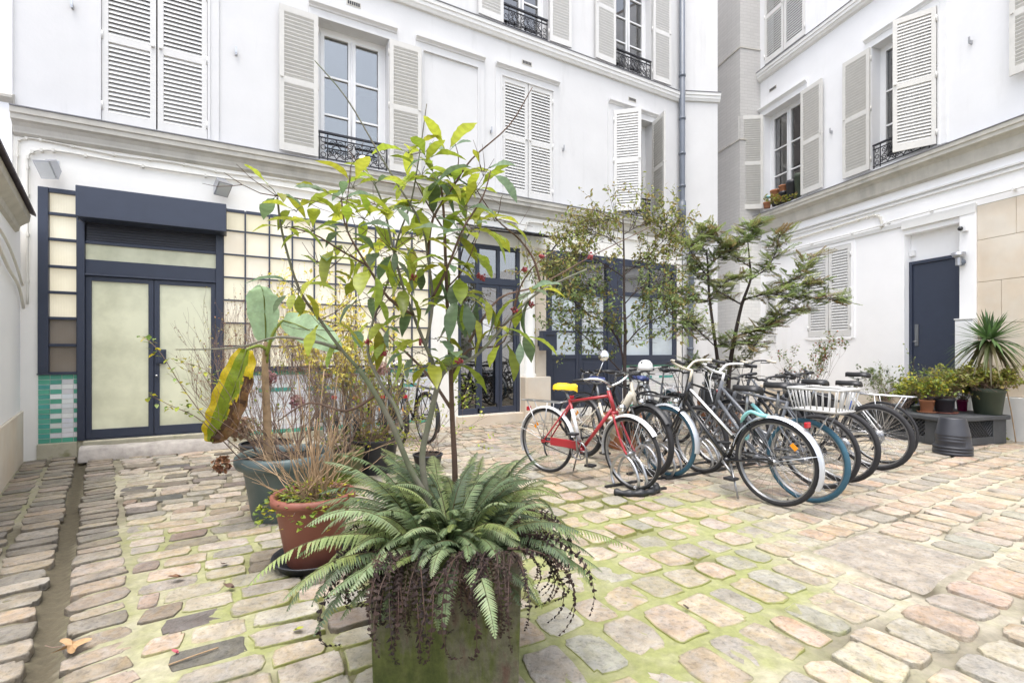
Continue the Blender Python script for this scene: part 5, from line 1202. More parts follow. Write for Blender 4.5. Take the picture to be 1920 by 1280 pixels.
for (x,y,z) in [(775,518+0,1.85),(900,519,2.0),(965,582,2.0),(983,505,2.08),(995,570,2.05),(1016,480,2.08),(690,640,1.9),(790,640,1.86),(860,678,1.9),(720,660,1.85),(1108,480,2.25),(905,520,1.98)]:
    p=at(x,y,z)-so_
    for k in range(16): bm_.ball(p+rdir(sr)*sr.uniform(.004,.016),sr.uniform(.0035,.006),6,4)
bm_.build('berry_cluster',M['berry'],sh)
# slim brown tree right behind it
T2=at(853,905,2.02); t=empty('sapling',T2,0,'slim brown barked sapling rising behind the grey green stems','tree')
b2=MB(); q=lambda *a:[at(x,y,z)-T2 for x,y,z in a]
limb(b2,q((853,985,2.02),(853,880,2.02),(848,780,2.02),(845,690,2.0),(840,600,1.98),(836,500,1.96),(832,400,1.95),(826,340,1.95)),.0135,.004)
limb(b2,q((845,765,2.02),(800,700,2.1),(740,640,2.2),(700,600,2.3)),.008,.003); limb(b2,q((848,700,2.02),(880,655,2.05),(945,640,2.1),(970,540,2.15)),.006,.002)
limb(b2,q((832,430,1.95),(800,380,1.95),(775,330,1.95)),.004,.0015); limb(b2,q((838,540,1.97),(872,500,1.97),(900,430,1.95)),.004,.0015)
b2.build('trunk',M['bark_brown'],t)
l2=MB()
for (x,y,z) in [(826,340,1.95),(800,380,1.95),(775,335,1.95),(900,430,1.95),(880,470,1.96),(840,440,1.95),(850,560,1.97),(700,600,2.3),(740,640,2.2),(945,640,2.1),(860,520,1.97),(815,480,1.96),(870,655,2.05)]:
    p=at(x,y,z)-T2
    for k in range(sr.randint(2,3)):
        d=rdir(sr,-.7,.5); L=sr.uniform(.09,.16); leaf(l2,p+d*.02,d,V((0,0,1)),L,L*.38,lcol(sr),curl=sr.uniform(.2,.7),n=12,shape=1.35,r=sr)
for k in range(60):
    p=at(858+sr.uniform(-10,40),sr.uniform(700,760),2.03)-T2; tiny(l2,p,rdir(sr,-.8,.4),V((0,0,1)),.022,.017,jc((.26,.34,.04),.2,sr))
l2.build('leaves',M['leaf'],t)
# ---------------------------------------------------------------- terracotta pot, saucer, reeds, ivy, small fern
TP=gnd(588,1058); TP.z=.012
ts=empty('saucer',TP,0,'dark saucer under the large terracotta pot','saucer'); mb=MB(); mb.lathe([(.0,.004),(.19,.004),(.22,.05),(.23,.052),(.227,.06),(.205,.05),(.18,.014),(0,.014)],(0,0,0),36); mb.build('dish',M['blackpot'],ts)
tp=pot('terracotta_pot',TP+V((0,0,.016)),[(.14,0),(.145,.005),(.205,.33),(.207,.34),(.232,.355),(.237,.375),(.232,.398),(.215,.402),(.206,.39),(.20,.34)],'terracotta','large terracotta coloured plastic pot behind the mossy planter',soil=(.203,.345),n=40)
ps=TP+V((0,0,.36))
rt_=empty('reed_clump',ps,0,'bundle of dry tan cane stems standing in the terracotta pot','plant'); mb=MB(); rr=random.Random(4)
for i in range(13):
    a=rr.uniform(0,2*PI); r_=rr.uniform(0,.07); b=V((.02+r_*math.cos(a),r_*math.sin(a),0)); tp_=b+V((rr.uniform(-.10,.10),rr.uniform(-.08,.08),rr.uniform(.3,.85))); mb.tube(smooth_path([b,lerp(b,tp_,.5)+rdir(rr)*.02,tp_],3),[.0055,.005,.0045,.004,.0035,.003,.0025][:7],5)
for i in range(34):
    a=rr.uniform(0,2*PI); twigs(mb,V((rr.uniform(-.1,.1),rr.uniform(-.1,.1),.0)),rdir(rr,.4,1),rr.uniform(.2,.45),.004,2,rr,nb=(1,3),spread=.6)
mb.build('canes',M['reed'],rt_)
def ivy(name,o,label,n,ext,cols,seed,m='leaf_small',size=(.025,.045),droop=.0,zr=(.0,.09),cat='plant'):
    t=empty(name,o,0,label,cat); r=random.Random(seed); mb=MB(); st=MB()
    for i in range(n):
        a=r.uniform(0,2*PI); q=math.sqrt(r.random()); p=V((q*ext[0]*math.cos(a),q*ext[1]*math.sin(a),r.uniform(*zr)*(1.2-q)-droop*max(0,q-.8)*5*r.random()))
        d=rdir(r,-.3,.5); s=r.uniform(*size); leaf(mb,p,d,V((0,0,1))+rdir(r)*.5,s,s*.95,jc(r.choice(cols),.15,r),curl=.2,n=3,shape=.6,r=r)
        if i%4==0: st.tube([p*.3,lerp(p*.3,p,.6)+V((0,0,.03)),p],.0012,3,cap=False)
    st.build('vine_stem',M['twig'],t); mb.build('leaves',M[m],t); return t
IV=[(.20,.28,.035),(.26,.34,.04),(.14,.21,.04),(.33,.36,.04),(.42,.37,.03)]
ivy('ivy',ps,'pale green ivy trailing over the rim of the terracotta pot',420,(.30,.30),IV,3,droop=.12,zr=(0,.14))
sf=empty('fern',ps+V((.03,-.02,0)),0,'small pale green fern on the soil of the terracotta pot','fern'); mb=MB(); rr=random.Random(8)
for i in range(13): frond(mb,V((0,0,0)),rr.uniform(0,2*PI),rr.uniform(.3,.9),rr.uniform(.16,.30),rr.uniform(1,1.8),20,.045,rr.choice([(.19,.26,.08),(.15,.22,.09),(.22,.27,.08)]),rr)
mb.build('fronds',M['fern'],sf)
# ---------------------------------------------------------------- grey green pot with banana, hydrangea and twiggy shrub
GP=gnd(535,965); GP.z=.012
gp_=pot('plastic_pot',GP,[(.225,0),(.23,.006),(.285,.36),(.29,.365),(.335,.385),(.35,.42),(.345,.46),(.325,.475),(.305,.465),(.295,.42)],'tealpot','large grey green plastic pot with a thick rolled rim behind the terracotta one',soil=(.30,.41),n=44)
gs=GP+V((0,0,.42))
bt=empty('banana_plant',gs+V((-.08,.05,0)),0,'banana plant with one hanging yellow and brown leaf and two pale upright leaves','banana plant'); bo=gs+V((-.08,.05,0))
mb=MB(); limb(mb,[at(503,870,3.6)-bo,at(501,790,3.6)-bo,at(497,690,3.58)-bo,at(500,640,3.55)-bo],.035,.017,n=10); mb.build('trunk',M['reed'],bt)
def blade(pts,wid,cols,name,m,edge=None,dx=V((1,0,0)),fold=.25,r=pr):
    P=smooth_path([p-bo for p in pts],14); n=len(P); mb=MB(); K=10; vs=[];grid=[]
    for i,p in enumerate(P):
        t=i/(n-1); d=(P[min(i+1,n-1)]-P[max(i-1,0)]).normalized(); s=(dx-d*dx.dot(d)).normalized(); nn=s.cross(d); w=wid*(math.sin(PI*min(1,.08+.92*t))**.62 if t<1 else .01)
        for k in range(-K,K+1):
            u_=k/K; vs.append(p+s*w*u_+nn*(abs(u_)*w*fold+.004*math.sin(i*.5+k*.3)+.010*abs(u_)*math.sin(i*.55+(3 if u_>0 else 0)))); grid.append((t,u_))
    W_=2*K+1; fs=[]; cc=[]
    for i in range(n-1):
        for k in range(2*K):
            a=i*W_+k; t,u_=grid[a]; fs.append((a,a+1,a+1+W_,a+W_)); cc.append(cols(t,u_+.5/K,r))
    mb.add(vs,fs,col=cc,smooth=True)
    o=mb.build(name,M[m],bt)
    g=MB(); g.tube(P,[.007*(1-.8*i/n) for i in range(n)],5,col=(.20,.24,.05)); g.build('midrib',M['leaf_small'],o); return o
def c_old(t,u,r):
    n=noise.noise(V((t*7,u*3,1)))*.45+noise.noise(V((t*22,u*9,4)))*.2
    if u+n>.75-.95*t and u>.05-t*.35 and t>.25: return jc((.075,.035,.016) if u+n<.9-.6*t else (.16,.085,.03),.2,r)
    if abs(u)>.62 or (u>.0 and u+n>.45-.5*t): return jc((.55,.43,.015),.1,r)
    return jc((.20,.27,.012),.12,r)
c_pale=lambda t,u,r: jc((.40,.56,.34),.05,r)
blade([at(462,655,3.4),at(452,690,3.38),at(437,735,3.36),at(418,785,3.35),at(402,815,3.35),at(398,830,3.36)],.125,c_old,'withered_leaf','leaf',fold=-.1)
blade([at(499,640,3.55),at(497,590,3.5),at(494,550,3.46),at(488,535,3.40)],.115,c_pale,'leaf_blade','leaf')
blade([at(530,600,3.5),at(565,612,3.45),at(600,630,3.4),at(640,655,3.36)],.105,c_pale,'leaf_blade','leaf',dx=V((.1,.2,1)),fold=.1)
mb=MB(); limb(mb,[at(500,655,3.55)-bo,at(485,648,3.5)-bo,at(462,655,3.4)-bo],.014,.009); limb(mb,[at(500,665,3.55)-bo,at(512,625,3.5)-bo,at(530,600,3.5)-bo],.014,.009); limb(mb,[at(500,680,3.57)-bo,at(508,610,3.55)-bo,at(520,580,3.5)-bo],.012,.006); mb.build('leaf_stalk',mat('leaf_stalk_green',(.20,.25,.04),.5),bt)
def twig_shrub(name,o,label,h,nst,depth,seed,leafcols=None,lsize=(.02,.035),lp=.5,spread=.7,m='twig',lean=(0,0),r0=.005,nb=(2,3),lm='leaf_small',base=.06,up=.2,cat='shrub',zlo=.45,petals=None):
    t=empty(name,o,0,label,cat); r=random.Random(seed); mb=MB(); lf=MB()
    def lv(p,d,r):
        if leafcols and r.random()<lp:
            for _ in range(r.randint(1,2)):
                s=r.uniform(*lsize); tiny(lf,p,(d*.3+rdir(r)).normalized(),V((0,0,1))+rdir(r)*.6,s,s*r.uniform(.5,.75),jc(r.choice(leafcols),.18,r))
    for i in range(nst):
        a=r.uniform(0,2*PI); b=V((base*math.cos(a)*r.random(),base*math.sin(a)*r.random(),0)); d=rdir(r,zlo,1); d.x+=lean[0]; d.y+=lean[1]
        twigs(mb,b,d,h*r.uniform(.5,.75),r0,depth,r,lv,spread=spread,nb=nb,up=up,seg=5)
    mb.build('branches',M[m],t)
    if leafcols: lf.build('leaves',M[lm],t)
    return t
YL=[(.78,.64,.10),(.72,.62,.16),(.62,.55,.08),(.80,.70,.22),(.48,.48,.08)]
twig_shrub('twiggy_shrub',gs+V((.04,.02,0)),'bare brown twiggy shrub fanning out of the grey green pot',.85,14,3,31,[(.30,.16,.10),(.36,.34,.06)],lsize=(.012,.025),lp=.15,spread=.5,r0=.0045,lean=(-.35,0),base=.16,nb=(2,4))
HY_=twig_shrub('hydrangea_shrub',gs+V((.12,.0,0)),'leggy hydrangea with pinkish dried stems behind the banana trunk',.62,10,2,33,[(.33,.34,.06),(.22,.27,.05)],lp=.25,m='twig',spread=.5,base=.12)
def flower_head(px,py,Z,rad_,cols,label,seed,stalk):
    o=at(px,py,Z); t=bpy.data.objects.new('flower_head',None); COL.objects.link(t); t.parent=HY_; t.location=o-HY_.location; t['label']=label; r=random.Random(seed); mb=MB()
    for i in range(95):
        d=rdir(r); p=d*rad_*r.uniform(.55,1); c=jc(r.choice(cols),.2,r)
        for k in range(3): e=(d+rdir(r)*.9).normalized(); tiny(mb,p,e,d,rad_*.42,rad_*.36,c)
    mb.build('petals',M['petal'],t); s=MB(); s.tube(smooth_path([V((0,0,0)),(at(*stalk)-o)*.5+V((0,0,.02)),at(*stalk)-o],4),.0035,5); s.build('stalk',M['twig'],t)
flower_head(451,803,3.5,.075,[(.45,.33,.24),(.52,.40,.30),(.38,.26,.18)],'pale tan dried hydrangea head beside the hanging banana leaf',1,(500,880,3.6))
flower_head(416,870,3.35,.055,[(.26,.12,.06),(.33,.17,.09),(.20,.09,.05)],'rusty brown dried hydrangea head drooping left of the grey green pot',2,(490,860,3.5))
flower_head(505,708,3.7,.05,[(.42,.24,.24),(.36,.20,.2)],'pinkish dried hydrangea head high on the banana trunk',3,(520,860,3.65))
flower_head(557,752,3.75,.05,[(.40,.22,.24),(.48,.33,.30)],'dusky pink dried hydrangea head right of the banana trunk',4,(545,860,3.65))
flower_head(715,690,4.6,.06,[(.42,.27,.24),(.50,.36,.30)],'small pinkish dried hydrangea head in front of the parked row of bicycles',5,(690,860,4.7))
# pots standing further back
BP1=gnd(640,905); BP1.z=.012
pot('stone_pot',BP1,[(.18,0),(.185,.01),(.205,.28),(.215,.285),(.215,.31),(.195,.31),(.19,.28)],'mossyplanter','mossy beige stone pot half hidden behind the terracotta one',soil=(.19,.28))
twig_shrub('yellow_leaved_shrub',BP1+V((0,0,.28)),'tall bush with pale yellow autumn leaves behind the upright banana leaf',1.3,13,3,41,YL,lsize=(.035,.058),lp=.55,spread=.55,r0=.006,nb=(3,4),lean=(-.2,0),base=.12,up=.32,zlo=.65)
BP2=gnd(500,892); BP2.z=.012
pot('black_tub',BP2,[(.20,0),(.205,.01),(.24,.30),(.25,.31),(.25,.33),(.23,.33)],'blackpot','low black tub behind the grey green pot',soil=(.23,.30))
twig_shrub('twiggy_shrub',BP2+V((0,0,.3)),'dense reddish brown thicket of thin twigs in front of the frosted shop doors',1.15,22,3,43,[(.20,.10,.07),(.28,.14,.08),(.40,.36,.07)],lsize=(.012,.024),lp=.3,spread=.45,r0=.004,base=.2,lean=(-.25,0),up=.25,nb=(2,4),zlo=.6)
BP3=gnd(700,885); BP3.z=.012
pot('black_tub',BP3,[(.20,0),(.205,.01),(.25,.32),(.26,.33),(.26,.35),(.24,.35)],'blackpot','black tub hidden low between the stone pot and the brown trunk',soil=(.24,.32))
twig_shrub('leafy_shrub',BP3+V((0,0,.32)),'loose shrub with small yellow green leaves and brown stems low behind the ferns',.8,32,3,45,[(.30,.36,.05),(.24,.31,.05),(.42,.42,.06)],lsize=(.022,.04),lp=.45,spread=.7,r0=.005,base=.2,m='reed')
ivy('ivy',BP3+V((.0,-.15,.33)),'yellowish ivy mound at the foot of the brown sapling',320,(.50,.28),IV,13,droop=.1,zr=(0,.2))
BS=gnd(1000,900); 
pot('black_tub',BP3+V((.55,.1,0)),[(.12,0),(.125,.01),(.15,.14),(.16,.145),(.16,.16),(.14,.16)],'blackpot','small low black pot behind the right hand ferns',soil=(.145,.14))
twig_shrub('trailing_shrub',BP3+V((.55,.1,.15)),'wispy trailing plant with round lime leaves reaching towards the red bicycle',.75,12,2,47,[(.33,.42,.06),(.27,.36,.05),(.45,.44,.06)],lsize=(.03,.045),lp=.8,spread=.6,r0=.003,base=.14,lean=(.55,-.1),up=.05,nb=(1,2))
wt=MB(); 
t=empty('trailing_twig',gs+V((0,0,0)),0,'thin twig with yellow green leaves reaching left across the frosted doors','plant'); lf=MB(); rr=random.Random(77)
for pts in (((470,860,3.5),(400,800,3.3),(345,730,3.2),(300,660,3.1),(268,630,3.1)),((460,870,3.5),(380,790,3.3),(320,760,3.2),(280,740,3.2)),((480,850,3.5),(430,740,3.3),(380,690,3.2),(330,680,3.2))):
    P=limb(wt,[at(*p)-gs for p in pts],.004,.0015,n=4)
    for i,p in enumerate(P[5:]):
        for _ in range(3): s=rr.uniform(.03,.06); leaf(lf,p+rdir(rr)*.03,rdir(rr,-.5,.6),V((0,0,1)),s,s*.5,jc(rr.choice([(.32,.36,.03),(.22,.32,.08),(.45,.40,.03)]),.15,rr),n=4,shape=1,r=rr)
wt.build('branches',M['twig'],t); lf.build('leaves',M['leaf_small'],t)
# ---------------------------------------------------------------- trees by the bicycles
def px_tree(name,o,label,limbs,bark,leaffn,seed,side,cat='tree',crown='crown',lmat='leaf_small',ntw=3):
    t=empty(name,o,0,label,cat); mb=MB(); lf=MB(); r=random.Random(seed); LP=[]
    for pts,r0,r1 in limbs: LP.append((limb(mb,[at(*p)-o for p in pts],r0,r1),r1))
    for P,r1 in LP[side:]:
        n=len(P)
        for i in range(1,n):
            leaffn(mb,lf,P[i],(P[i]-P[i-1]).normalized(),i/(n-1),r)
    mb.build('trunk',M[bark],t); lf.build(crown,M[lmat],t); return t
def lf_round(mb,lf,p,d,t,r):
    if t<.15: return
    if True:
        for _ in range(1):
            def put(q,dd,r):
                for k in range(r.randint(1,2)):
                    s=r.uniform(.04,.068); hi=(p.z+q.z*0)>1.45
                    c=r.choice([(.30,.33,.09),(.34,.30,.11),(.33,.25,.10),(.31,.36,.09),(.44,.40,.15),(.26,.33,.09)]) if p.z+o_z>2.15 else r.choice([(.21,.29,.085),(.26,.35,.12),(.32,.41,.19),(.18,.24,.08),(.35,.29,.09)])
                    leaf(lf,q,(dd*.4+rdir(r)).normalized(),V((0,0,1))+rdir(r)*.5,s,s*.52,jc(c,.15,r),curl=.25,n=3,shape=.9,r=r)
            [twigs(mb,p,(d+rdir(r)*.9).normalized(),r.uniform(.16,.42),.003,1,r,put,spread=.8,nb=(3,4),seg=4,up=.1) for _k in (0,1,2)]
T1=gnd(1172,840); Z1=T1.y; o_z=0
def tz(*a): return [(x,y,Z1+dz) for x,y,dz in a]
px_tree('potted_tree',T1,'small leaved tree with a thin straight trunk in front of the navy shopfront',[
 (tz((1172,838,0),(1172,760,0),(1171,690,0),(1172,620,0),(1170,560,0),(1170,500,0),(1169,440,0),(1168,410,0)),.032,.007),
 (tz((1171,690,0),(1160,640,0),(1135,605,-.1),(1105,590,-.2),(1080,575,-.3)),.016,.004),(tz((1172,705,0),(1130,660,.2),(1090,625,.3),(1050,595,.3)),.012,.004),
 (tz((1170,520,0),(1140,500,-.2),(1100,480,-.3),(1060,480,-.4),(1035,500,-.5)),.009,.003),(tz((1170,515,0),(1195,495,.1),(1225,470,.1),(1255,440,.1)),.009,.003),
 (tz((1170,470,0),(1140,445,0),(1110,440,-.1),(1085,450,-.1)),.007,.003),(tz((1169,440,0),(1195,425,0),(1225,415,.1),(1250,425,.1)),.006,.003),(tz((1168,420,0),(1150,410,0),(1120,420,0)),.005,.002),
 (tz((1171,600,0),(1200,575,.2),(1235,560,.2),(1260,570,.2)),.009,.003),(tz((1171,650,0),(1195,620,-.2),(1225,600,-.2),(1250,590,-.2)),.009,.003),(tz((1170,560,0),(1140,545,.1),(1100,535,.2),(1065,540,.2)),.008,.003),(tz((1171,570,0),(1200,540,-.1),(1235,525,-.1)),.008,.003),(tz((1105,590,-.2),(1070,560,-.3),(1045,535,-.3)),.005,.002)],'bark_dark',lf_round,61,1)
pot('terracotta_pot',T1+V((0,0,.012)),[(.20,0),(.21,.01),(.27,.38),(.29,.39),(.29,.44),(.265,.44),(.26,.4)],'terra_old','terracotta pot of the thin trunked tree, mostly hidden by bicycles',soil=(.265,.40))
def lf_thuja(mb,lf,p,d,t,r):
    if t<.12: return
    for _ in range(r.choice((6,7,8))):
        p0=p; p=p+rdir(r,-.5,.6)*r.uniform(0,.16); mb.tube([p0,lerp(p0,p,.5)+V((0,0,.01)),p],.0022,3,cap=False)
        dd=(d*.45+rdir(r,-.3,.7)).normalized(); L=r.uniform(.12,.27); side=dd.cross(V((0,0,1))+rdir(r)*.4).normalized(); P=[p+dd*L*k/5+V((0,0,-.03*(k/5)**2)) for k in range(6)]
        mb.tube([P[0],P[3],P[5]],[.003,.002,.001],3,cap=False); p=p0; col=jc(r.choice([(.33,.42,.15),(.27,.35,.14),(.40,.46,.18),(.45,.49,.23),(.38,.29,.14)]),.18,r)
        for k in range(11):
            q=lerp(P[0],P[5],.15+.85*k/10); 
            for sg in (-1,1):
                l2=L*.40*(1-.55*k/10)*r.uniform(.7,1.1); ed=(side*sg+dd*.8+V((0,0,r.uniform(-.25,.1)))).normalized()
                tiny(lf,q,ed,V((0,0,1)),l2,.014,col)
                for m_ in (.4,.7): tiny(lf,q+ed*l2*m_,(ed+dd*.9*1).normalized(),V((0,0,1)),l2*.42,.014,col); tiny(lf,q+ed*l2*m_,(ed-dd*.3+side*sg*.4).normalized(),V((0,0,1)),l2*.34,.014,col)
T3=gnd(1350,812); Z3=T3.y
def t3(*a): return [(x,y,Z3+dz) for x,y,dz in a]
px_tree('evergreen_tree',T3,'feathery potted evergreen with two dark leaning trunks in front of the brick stack',[
 (t3((1352,812,0),(1352,735,0),(1342,650,0),(1331,565,0),(1328,520,0),(1325,470,0)),.036,.010),(t3((1362,812,.1),(1367,700,.1),(1378,630,.1),(1391,571,.1),(1407,525,.1),(1406,495,.1),(1402,450,.1)),.040,.008),
 (t3((1394,562,.1),(1438,551,-.1),(1480,556,-.2),(1530,560,-.3),(1575,563,-.3)),.014,.003),(t3((1391,571,.1),(1350,548,.2),(1320,520,.3),(1296,500,.3)),.013,.003),(t3((1407,525,.1),(1440,500,0),(1455,470,0),(1462,440,0)),.010,.003),(t3((1438,551,-.1),(1475,530,0),(1510,510,0),(1520,485,0)),.008,.003),
 (t3((1406,500,.1),(1375,480,0),(1350,455,0),(1330,440,0)),.009,.003),(t3((1328,520,0),(1305,490,-.1),(1290,460,-.1)),.010,.003),(t3((1331,565,0),(1300,560,.1),(1275,545,.1)),.009,.003),(t3((1342,650,0),(1310,620,-.1),(1290,600,-.2),(1278,620,-.2)),.009,.003),
 (t3((1378,630,.1),(1410,622,-.1),(1440,610,-.2),(1470,590,-.2),(1500,580,-.2)),.010,.003),(t3((1367,700,.1),(1400,670,.1),(1430,625,.1),(1455,590,.1)),.008,.002),(t3((1328,500,0),(1350,480,.1),(1380,460,.1),(1410,445,.1)),.008,.003),(t3((1402,450,.1),(1410,432,.1),(1418,418,.1)),.005,.002),(t3((1352,720,0),(1320,690,-.1),(1295,680,-.1)),.006,.002),(t3((1342,650,0),(1380,640,-.2),(1420,650,-.2)),.006,.002),(t3((1331,565,0),(1360,530,-.2),(1390,520,-.2)),.006,.002),(t3((1325,480,0),(1315,450,0),(1320,425,0)),.006,.002),(t3((1470,556,-.2),(1500,535,-.2),(1540,530,-.2)),.006,.002)],'bark_dark',lf_thuja,67,2)
pot('terracotta_pot',T3+V((.02,.05,.012)),[(.24,0),(.25,.01),(.31,.42),(.33,.43),(.33,.48),(.30,.48),(.295,.44)],'terra_old','big clay pot of the evergreen tree behind the bicycle saddles',soil=(.30,.44))
# ---------------------------------------------------------------- bench with pots by the right wall
c0=gnd(1775,842); bx=empty('planter_bench',(c0.x,c0.y,0),0,'dark grey wooden corner bench with lattice panels carrying the potted plants','bench')
dirF=(gnd(1866,835)-c0).normalized(); dirS=(gnd(1640,815)-c0); dirS.z=0; dirS.normalize(); LF,LS=1.13,1.55; H_=.405
def wpt(a,b,z): q=dirF*a+dirS*b; return (q.x,q.y,z)
mb=MB()
def slab(a0,a1,b0,b1,z0,z1,m=mb):
    m.add([wpt(a0,b0,z0),wpt(a1,b0,z0),wpt(a1,b1,z0),wpt(a0,b1,z0),wpt(a0,b0,z1),wpt(a1,b0,z1),wpt(a1,b1,z1),wpt(a0,b1,z1)],[(0,3,2,1),(4,5,6,7),(0,1,5,4),(1,2,6,5),(2,3,7,6),(3,0,4,7)])
slab(-.035,LF+.03,-.04,LS,H_-.06,H_); mb.build('top_board',M['wood_grey'],bx,bevel=.012)
mb=MB()
slab(0,.26,0,.03,.02,H_-.06,mb); slab(LF-.26,LF,0,.03,.02,H_-.06,mb); slab(.26,LF-.26,0,.03,.02,.12,mb)
slab(0,.03,.03,.30,.02,H_-.06,mb); slab(0,.03,.85,LS,.02,H_-.06,mb); slab(0,.03,.30,.85,.02,.12,mb); slab(LF-.03,LF,.03,LS,.02,H_-.06,mb); slab(.04,LF-.04,LS-.03,LS,.02,H_-.06,mb)
mb.build('frame',M['wood_grey'],bx,bevel=.006)
mb=MB()
for k in range(14):
    for sg in (-1,1):
        a=.26+.5*(k-2)/10.; z0,z1=.12,H_-.06; a1=a+sg*(z1-z0)
        lo,hi=.26,LF-.26
        p0=[a,z0]; p1=[a1,z1]
        def clip(p,q):
            if p[0]==q[0]: return None
            t0,t1=0,1
            dx=q[0]-p[0]
            ta,tb=(lo-p[0])/dx,(hi-p[0])/dx
            if ta>tb: ta,tb=tb,ta
            t0,t1=max(0,ta),min(1,tb)
            if t1-t0<.05: return None
            f=lambda t:[p[0]+dx*t,p[1]+(q[1]-p[1])*t]
            return f(t0),f(t1)
        cc=clip(p0,p1)
        if cc: mb.tube([wpt(cc[0][0],.012+.006*sg,cc[0][1]),wpt(cc[1][0],.012+.006*sg,cc[1][1])],.007,4,smooth=False)
        lo,hi=.30,.85; p0=[.30+.055*k-.1,z0]; p1=[p0[0]+sg*(z1-z0),z1]; cc=clip(p0,p1)
        if cc: mb.tube([wpt(.012+.006*sg,cc[0][0],cc[0][1]),wpt(.012+.006*sg,cc[1][0],cc[1][1])],.007,4,smooth=False)
mb.build('lattice',M['wood_grey'],bx)
def bpt(a,b,z=H_): q=V(wpt(a,b,z)); return V((q.x+c0.x,q.y+c0.y,z))
# stack of upturned black pots in front
sp_=gnd(1786,852)
for k in range(3):
    t=empty('plastic_pot',sp_+V((.004*k,.003*k,.012+.035*k)),rad(20*k),('lowest of the upturned black plastic pots in front of the bench','middle one of the upturned black plastic pots in front of the bench','topmost of the upturned black plastic pots in front of the bench')[k],'plant pot','upturned black pots stacked in front of the bench')
    mb=MB(); mb.lathe([(.182,0),(.19,.004),(.188,.03),(.176,.036),(.166,.16),(.168,.165),(.165,.17),(.128,.36),(.12,.372),(.0,.374)],(0,0,0),36); mb.build('pot_body',M['blackpot'],t)
def small_pot(name,p,r,h,m,label,sau=None,plant=None,soil=True):
    z=.0
    if sau: 
        s=empty('saucer',p,0,sau[1],'saucer'); mb=MB(); mb.lathe([(0,.0),(r*1.15,.0),(r*1.3,.022),(r*1.24,.022),(r*1.1,.008),(0,.008)],(0,0,0),26); mb.build('dish',M[sau[0]],s); z=.010
    return pot(name,p+V((0,0,z)),[(r*.74,0),(r*.76,.003),(r*.95,h*.82),(r,h*.83),(r,h),(r*.9,h),(r*.88,h*.9)],m,label,soil=(r*.88,h*.9) if soil else None,n=26)
pA,pB,pC,pD,pE=bpt(.06,.42),bpt(.16,.20),bpt(.42,.16),bpt(.62,.30),bpt(.86,.34)
def onb(px,py): # point on the bench top under a pixel
    d=V(((px-CX)/F,1,-(py-HY)/F)); t=(H_-CH)/d.z; return V((d.x*t,t,H_))
small_pot('clay_pot',onb(1738,773),.088,.17,'terra_old','terracotta pot on the bench, left of the wide black pot',('terra_old','terracotta saucer under the clay pot on the bench'))
small_pot('plastic_pot',onb(1770,774),.122,.20,'blackpot','wide black plastic pot in the middle of the bench',('terracotta','pink saucer under the wide black pot on the bench'))
small_pot('glazed_pot',onb(1804,770),.068,.165,'magenta','glossy magenta pot on the bench right of the wide black pot')
small_pot('plastic_pot',onb(1717,771),.05,.085,'greenpot','tiny grey green pot at the left of the bench front')
small_pot('plastic_pot',onb(1704,764),.075,.11,'blackpot','small black pot behind the tiny green one on the bench')
YP=V((6.50,6.63,H_)); small_pot('plastic_pot',YP,.185,.36,'greenpot','large dull green pot at the right end of the bench under the spiky plant')
small_pot('plastic_pot',onb(1658,750),.11,.12,'blackpot','flat black pot on the far left end of the bench')
GY=[(.24,.31,.05),(.19,.26,.05),(.33,.35,.05),(.14,.20,.05)]
def bush(name,p,label,h,ext,n,cols,seed,size=(.02,.04),m='leaf_small',tw_='twig',lp=.8,nst=10,nb=(2,3)): return twig_shrub(name,p,label,h,nst,2,seed,cols,lsize=size,lp=lp,spread=.75,r0=.003,base=ext,nb=nb,up=.15,m=tw_,cat='plant',zlo=.35)
bush('leafy_plant',onb(1704,764)+V((0,0,.1)),'lime green leafy plant spilling over the left corner of the bench',.26,.08,0,[(.36,.42,.06),(.28,.36,.05),(.42,.44,.07)],81,size=(.05,.08),nst=22)
bush('leafy_plant',onb(1738,773)+V((0,0,.16)),'yellow green bushy plant in the terracotta pot on the bench',.42,.07,0,GY+[(.45,.40,.05)],82,size=(.04,.06),nst=26)
bush('leafy_plant',onb(1772,774)+V((0,0,.2)),'brownish green fine leaved plant in the wide black pot',.40,.13,0,[(.20,.22,.06),(.27,.21,.10),(.16,.19,.05),(.30,.28,.08)],83,size=(.03,.045),nst=34)
bush('leafy_plant',onb(1804,770)+V((0,0,.17)),'green bushy plant in the magenta pot',.40,.07,0,GY,84,size=(.045,.065),nst=40)
bush('grassy_plant',YP+V((-.05,-.05,.32)),'straggly yellow green plant over the edge of the large green pot',.32,.2,0,[(.30,.34,.06),(.24,.25,.07),(.36,.29,.10)],85,size=(.04,.065),nst=60)
bush('rose_bush',onb(1658,750)+V((0,0,.1)),'dark leaved rose bush at the left end of the bench',.52,.06,0,[(.06,.10,.04),(.09,.14,.05),(.13,.17,.06)],86,size=(.045,.075),nst=12,nb=(2,3))
bush('tall_weed',bpt(.25,.9)+V((0,0,0)),'tall thin stemmed green plant in front of the navy door',.62,.16,0,[(.14,.20,.06),(.20,.26,.07)],87,size=(.022,.035),nst=26)
